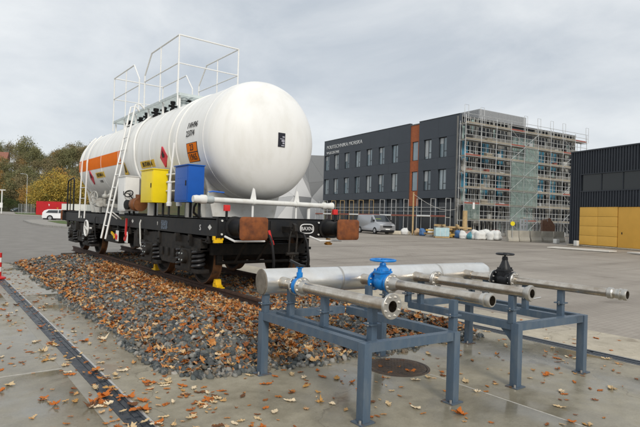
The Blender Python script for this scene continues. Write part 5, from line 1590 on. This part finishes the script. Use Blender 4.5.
for k in range(7):
    px = 502+k*10.2; Z = 45.4+k*.25
    fp_ = thing('fence_panel', 'galvanised mesh site fence panel behind the concrete barriers', 'fence panel', at(px, Z), -YAW+.04, 'mesh fence panels behind the barriers')
    fr = MB().poly([(-.44,0,.02),(-.44,0,2.0),(.44,0,2.0),(.44,0,.02)], .022, 6, True).build('tube_frame', M_wire, fp_)
    ws = MB()
    for i in range(1, 9): ws.tube((-.44+i*.098,0,.04), (-.44+i*.098,0,1.98), .006, 4)
    for i in range(1, 8): ws.tube((-.44,0,i*.25), (.44,0,i*.25), .006, 4)
    stuff(ws.build('mesh_wires', M_wire, fp_))
# pale blocks and slabs at the corner of the black hall
for px, Z, s, l in ((557, 41.5, (.22,.2,.24), 'white concrete block left of the black hall'), (577, 38.2, (.16,.16,.26), 'white concrete block at the black hall corner')):
    o = MB().box(-s[0]/2*1.4, s[0]/2*1.4, -s[1], s[1], 0, s[2]*1.5, .03).build('concrete_block', M_white2); o.location = at(px, Z); o.rotation_euler = (0, 0, -YAW+.3)
    tag(o, l, 'block')
for (pa, za, pb, zb_, w, l) in ((548, 33.5, 610, 30.5, 1.1, 'pale concrete ramp slab set in the yard before the black hall'), (628, 30.2, 668, 27, 1.1, 'second pale concrete slab nearer the sliding doors')):
    a, b = at(pa, za), at(pb, zb_); d = (b-a).normalized(); nrm = Vector((-d.y, d.x, 0))
    mb = MB().add([a, b, b+nrm*w, a+nrm*w, a+Vector((0,0,.07)), b+Vector((0,0,.07)), b+nrm*w+Vector((0,0,.07)), a+nrm*w+Vector((0,0,.07))], [(3,2,1,0),(4,5,6,7),(0,1,5,4),(1,2,6,5),(2,3,7,6),(3,0,4,7)])
    struct(mb.build('kerb_slab', mat('pale_slab', (.66,.63,.57), .6, var=.1, vscale=2), None, False))

# ================================================================== LEFT BACKGROUND
# delineator post by the drain
dl = thing('delineator_post', 'red and white striped delineator post on the edge of the drain', 'bollard', (1.285, 13.34, 0))
MB().lathe([(0,.14),(.03,.14),(.05,.07),(.06,.05)], (0,0,0), (0,0,1), 20).build('base', M_red, dl)
for k in range(5):
    MB().lathe([(.05+k*.105,.05),(.155+k*.105,.05)], (0,0,0), (0,0,1), 20).build('stripe', M_red if k % 2 == 0 else M_white, dl)
# kerbed islands and verges
def island(name, pts, zt, material, kerb=True):
    b = MB().prism([(p.x, p.y) for p in pts], 'z', -.03, zt).build(name, material, None, False)
    return struct(b)
M_pave = mat('grey_pavement', (.30,.28,.25), .85, var=.15, vscale=1)
M_kerb = mat('kerb_stone', (.30,.29,.27), .85, var=.2, vscale=3)
isl = [at(24, 60), at(32, 50), at(45, 44.5), at(75, 41), at(110, 41), at(120, 62), at(60, 66), at(38, 66)]
island('kerb_island', isl, .12, M_pave)
vg = [at(48, 58), at(60, 50.5), at(80, 46.5), at(104, 46), at(110, 60), at(60, 62)]
island('grass_verge', vg, .15, M_grass)
kb = MB()
for a, b in zip(isl[:5], isl[1:5]):
    d = (b-a); n_ = max(1, int(d.length)); 
    for i in range(n_):
        kb2 = MB().bar(a+d*(i/n_)+Vector((0,0,.05)), a+d*((i+1)/n_-.01)+Vector((0,0,.05)), .15, .19).build('kerb_stone', M_kerb, bpy.data.objects['kerb_island'], False)
isl2 = [at(-60, 118), at(0, 108), at(20, 98), at(50, 88), at(75, 84), at(120, 86), at(120, 150), at(-60, 165)]
island('pavement', isl2, .12, M_pave)
island('grass_strip', [at(16, 112), at(50, 99), at(80, 95), at(118, 96), at(118, 140), at(14, 140)], .16, M_grass)
# containers
def container(name, label, px, Z, L, Hc, material, rz=0):
    c = thing(name, label, 'container', at(px, Z, .14), -YAW+rz)
    MB().box(-L/2+.03, L/2-.03, .03, 2.37, .02, Hc-.03).build('core', material, c, False)
    mb = MB(); pts = []; x = -L/2+.1; k = 0
    while x < L/2-.1:
        pts += [(x, .0 if k % 2 else .028), (min(x+.14, L/2-.1), .0 if k % 2 else .028)]; x += .14; k += 1
    mb.prism(pts+[(L/2-.1,.05),(-L/2+.1,.05)], 'z', .12, Hc-.1); mb.build('side_wall', material, c, False)
    f = MB()
    for x in (-L/2, L/2-.1): f.box(x, x+.1, -.01, .1, 0, Hc)
    f.box(-L/2+.1, L/2-.1, -.008, .1, Hc-.1, Hc); f.box(-L/2+.1, L/2-.1, -.008, .1, 0, .12)
    f.build('corner_frame', material, c, False)
    return c
M_rc = mat('red_container_paint', (.50,.020,.025), .45, var=.1, vscale=1)
rc = container('shipping_container', 'red shipping container with white mark below the yellow trees', 49.5, 108, 5.7, 2.9, M_rc)
MB().add([(x*.35-.1, -.014, 2.2+z*.35) for x, z in ((-.4,.6),(.1,.2),(.5,.0),(.1,-.3),(0,-1),(-.3,-.2))], [tuple(range(6))]).build('white_mark', M_white, rc, False)
lettering('V', .6, mat('mark_yellow', (.7,.5,.05), .5), rc, frame_mtx((1.7, -.014, 1.45), (1,0,0), (0,0,1)))
container('site_cabin', 'white site cabin beside the red container', 74, 107, 5.2, 2.5, M_white2)
container('site_cabin', 'white site cabin hidden behind the tank wagon end', 101, 107, 5.2, 2.5, M_white2) if False else None
# mesh fence and lamp posts
for k in range(5):
    px = 20+k*3.2
    f_ = thing('mesh_fence_panel', 'grey mesh fence panel left of the red container', 'fence panel', at(px, 120, .14), -YAW, 'mesh fence panels by the container')
    MB().poly([(-.36,0,0),(-.36,0,2.3),(.36,0,2.3),(.36,0,0)], .03, 6, True).build('tube_frame', M_wire, f_)
    ws = MB()
    for i in range(1, 6): ws.tube((-.36+i*.12,0,0), (-.36+i*.12,0,2.3), .012, 4)
    stuff(ws.build('mesh_wires', M_wire, f_))
lp = thing('street_lamp', 'tall grey street lamp before the autumn wood', 'street lamp', at(26.3, 128, .1))
MB().lathe([(0,.12),(1.0,.11),(1.05,.075),(9.6,.05)], (0,0,0), (0,0,1), 10).build('column', M_tube, lp)
MB().poly([Vector((0,0,9.5)), AXR*-.2+Vector((0,0,9.85)), AXR*-1.2+Vector((0,0,10.0))], .04, 8).build('arm', M_tube, lp)
MB().obox(AXR*-1.35+Vector((0,0,9.98)), (AXR, AXF, Vector((0,0,1))), (.7,.25,.12)).build('lantern', M_grey, lp, False)
gt = thing('gantry_post', 'pale T shaped post with a white board at the road edge', 'post', at(1.5, 112, .1), -YAW)
MB().tube((0,0,0), (0,0,5.1), .13, 8).build('shaft', M_white2, gt); MB().box(-.75, .75, -.1, .1, 5.1, 5.3).build('cross_bar', M_white2, gt, False); MB().box(-.5, .3, -.16, -.11, 1.3, 2.4).build('board', M_white, gt, False)

# wooded bank
hx = np.linspace(-150, 60, 60); hz = np.linspace(140, 420, 40)
HX, HZ = np.meshgrid(hx, hz)
def bank_h(X, Z):
    t = np.clip((Z-(172+.05*X))/110, 0, 1); t = t*t*(3-2*t)
    return t*(24+3*np.sin(X*.05)+2*np.sin(X*.13+Z*.04))*np.clip((70-X)/60, 0, 1)-.05
wxs = HX*cs+HZ*sn; wys = -HX*sn+HZ*cs
V = np.stack([wxs.ravel(), wys.ravel(), bank_h(HX, HZ).ravel()], 1)
idx = np.arange(V.shape[0]).reshape(HX.shape)
F = np.stack([idx[:-1,:-1].ravel(), idx[:-1,1:].ravel(), idx[1:,1:].ravel(), idx[1:,:-1].ravel()], 1)
M_bank = mat('leafy_bank', (.05,.06,.022), .95, col2=(.09,.065,.03), vscale=.12, bump=.6, bscale=2)
struct(link('wooded_bank', np_mesh('wooded_bank', V, F, M_bank, smooth=True), M_bank))

M_bark = mat('bark', (.055,.045,.036), .9, var=.3, vscale=6, bump=.5, bscale=12)
LEAFS = {
 'yellow': [(.40,.27,.05), (.48,.33,.06), (.31,.23,.05), (.20,.20,.06)],
 'orange': [(.34,.18,.05), (.42,.23,.055), (.26,.15,.05), (.22,.16,.06)],
 'brown': [(.19,.155,.08), (.24,.19,.095), (.16,.14,.07), (.20,.19,.095)],
 'olive': [(.15,.155,.07), (.20,.19,.085), (.13,.14,.065), (.22,.195,.085)],
 'green': [(.045,.075,.025), (.065,.095,.03), (.05,.07,.025), (.09,.10,.03)]}
def tree_proto(kind, h, w, seed, n=1500, bare=.25):
    r = np.random.default_rng(seed); rr_ = random.Random(seed)
    tr = MB()
    tr.lathe([(0,.26),(.5,.19),(h*.45,.13),(h*.8,.05)], (0,0,-.4), (0,0,1), 8)
    tips = []
    for k in range(13):
        a = k*2.4+rr_.random(); z0 = h*(.22+.5*k/13); L = w*rr_.uniform(.55, .95)*(1-.35*k/13)
        p0 = Vector((0,0,z0)); p1 = p0+Vector((math.cos(a)*L*.6, math.sin(a)*L*.6, L*.45)); p2 = p1+Vector((math.cos(a+.3)*L*.4, math.sin(a+.3)*L*.4, L*.35))
        tr.poly([p0, p1, p2], .045, 5); tips += [p1, p2, (p0+p1)/2]
        for q in range(2):
            b = a+rr_.uniform(-1, 1); p3 = p1+Vector((math.cos(b)*L*.45, math.sin(b)*L*.45, L*.4)); tr.tube(p1, p3, .025, 4, .01); tips.append(p3)
    tips += [Vector((rr_.uniform(-.2,.2)*w, rr_.uniform(-.2,.2)*w, h*rr_.uniform(.75,.98))) for _ in range(9)]
    T = np.array([t[:] for t in tips])
    # leaves gather in clumps round the branch tips, with gaps between
    c = T[r.integers(0, len(T), n)]
    P = c+r.normal(0, 1, (n,3))*np.array([w*.15, w*.15, h*.055])
    P = P[(P[:,2] > h*.16)]
    m_ = len(P); s = r.uniform(.07, .17, (m_,1,1))*(h/10)**.5
    q = np.array([(-1,-.6,0),(1,-.6,0),(1,.6,0),(-1,.6,0)])
    R = rotmats(m_)
    Vv = (np.einsum('nij,nkj->nki', R, q[None]*s)+P[:,None,:]).reshape(-1,3)
    Ff = np.arange(4*m_).reshape(-1,4)
    clump = np.repeat(np.clip(r.normal(.5, .25, m_)+.25*np.sin(P[:,0]*2+seed)*np.cos(P[:,2]*1.3), 0, 1), 4)
    M_ = mat('foliage_'+kind, (1,1,1), .8, attr=LEAFS[kind])
    return tr.mesh('trunk', True), np_mesh('crown', Vv, Ff, M_, clump), kind
protos = {}
sp = {'yellow': (9, 3.6, 2), 'orange': (9, 3.4, 2), 'brown': (13, 4.6, 3), 'olive': (13, 5.0, 3), 'green': (8, 3.6, 2)}
for kd, (h, w, c) in sp.items():
    protos[kd] = [tree_proto(kd, h, w, 11+7*i+len(kd), 3600 if h > 10 else 2600) for i in range(c)]
TL = {'yellow': 'golden yellow autumn tree behind the red container', 'orange': 'rusty orange autumn tree among the wood on the bank',
      'brown': 'thin brown half bare tree on the wooded bank', 'olive': 'dull olive leafy tree on the wooded bank', 'green': 'low green bushy tree at the foot of the bank'}
tr_rng = random.Random(21)
def plant(kind, X, Z, s=1.0):
    tm, cm_, _ = protos[kind][tr_rng.randrange(len(protos[kind]))]
    x, y = cw(X, Z); z = float(bank_h(np.array(X), np.array(Z))) if Z > 150 else .0
    t = thing('autumn_tree', TL[kind], 'tree', (x, y, z), tr_rng.uniform(0, 6), kind+' trees of the wooded bank')
    t.scale = (s*tr_rng.uniform(.9, 1.15), s*tr_rng.uniform(.9, 1.15), s*tr_rng.uniform(.9, 1.1))
    link('trunk', tm, M_bark, t); link('crown', cm_, None, t)
def px2X(px, Z): return (px-320)/FPX*Z
for px, Z, s in ((39, 124, .85), (46, 128, 1.05), (52, 124, .95), (58, 127, 1.1), (65, 125, 1.0), (72, 128, .95), (80, 127, .9), (36, 138, .7)): plant('yellow', px2X(px, Z), Z, s)
for px, Z, s in ((60, 150, 1.35), (27, 165, 1.0), (12, 190, 1.0), (-10, 170, 1.1), (85, 150, 1.2)): plant('orange', px2X(px, Z), Z, s)
for px, Z, s in ((10, 172, .6), (20, 168, .55), (33, 160, .6), (-4, 165, .7), (2, 176, .6)): plant('green', px2X(px, Z), Z, s)
for row, (Z0, n_) in enumerate(((180, 13), (200, 16), (222, 17), (246, 17), (270, 16))):
    for i in range(n_):
        px = -45+i*(170/n_)+tr_rng.uniform(-5, 5); Z = Z0+tr_rng.uniform(-7, 7)
        plant('brown' if tr_rng.random() < .45 else ('olive' if tr_rng.random() < .75 else 'orange'), px2X(px, Z), Z, tr_rng.uniform(.75, 1.15))
plant('olive', px2X(25, 262), 262, 1.45)
# house on the bank
hX = px2X(-9, 240); p = cw(hX, 240); hz0 = float(bank_h(np.array(hX), np.array(240.)))-3.5
ho = thing('hillside_house', 'pale house with red tiled roof high on the wooded bank', 'house', (*p, hz0), -YAW+.4)
MB().box(-6, 6, -4, 4, -3, 9.95).build('wall', mat('pink_render', (.48,.36,.32), .8), ho, False)
MB().prism([(-4.6, 9.9), (4.6, 9.9), (0, 13.6)], 'x', -6.5, 6.5).build('roof', mat('red_tiles', (.27,.12,.085), .8, var=.2, vscale=2), ho, False)
for x in (-3.5, 0, 3.5):
    w = MB().box(x-.7, x+.7, -4.08, -3.98, 6.4, 8.4).build('window', M_white, ho, False)
    MB().box(x-.55, x+.55, -4.10, -4.085, 6.55, 8.25).build('pane', M_cglass, w, False)
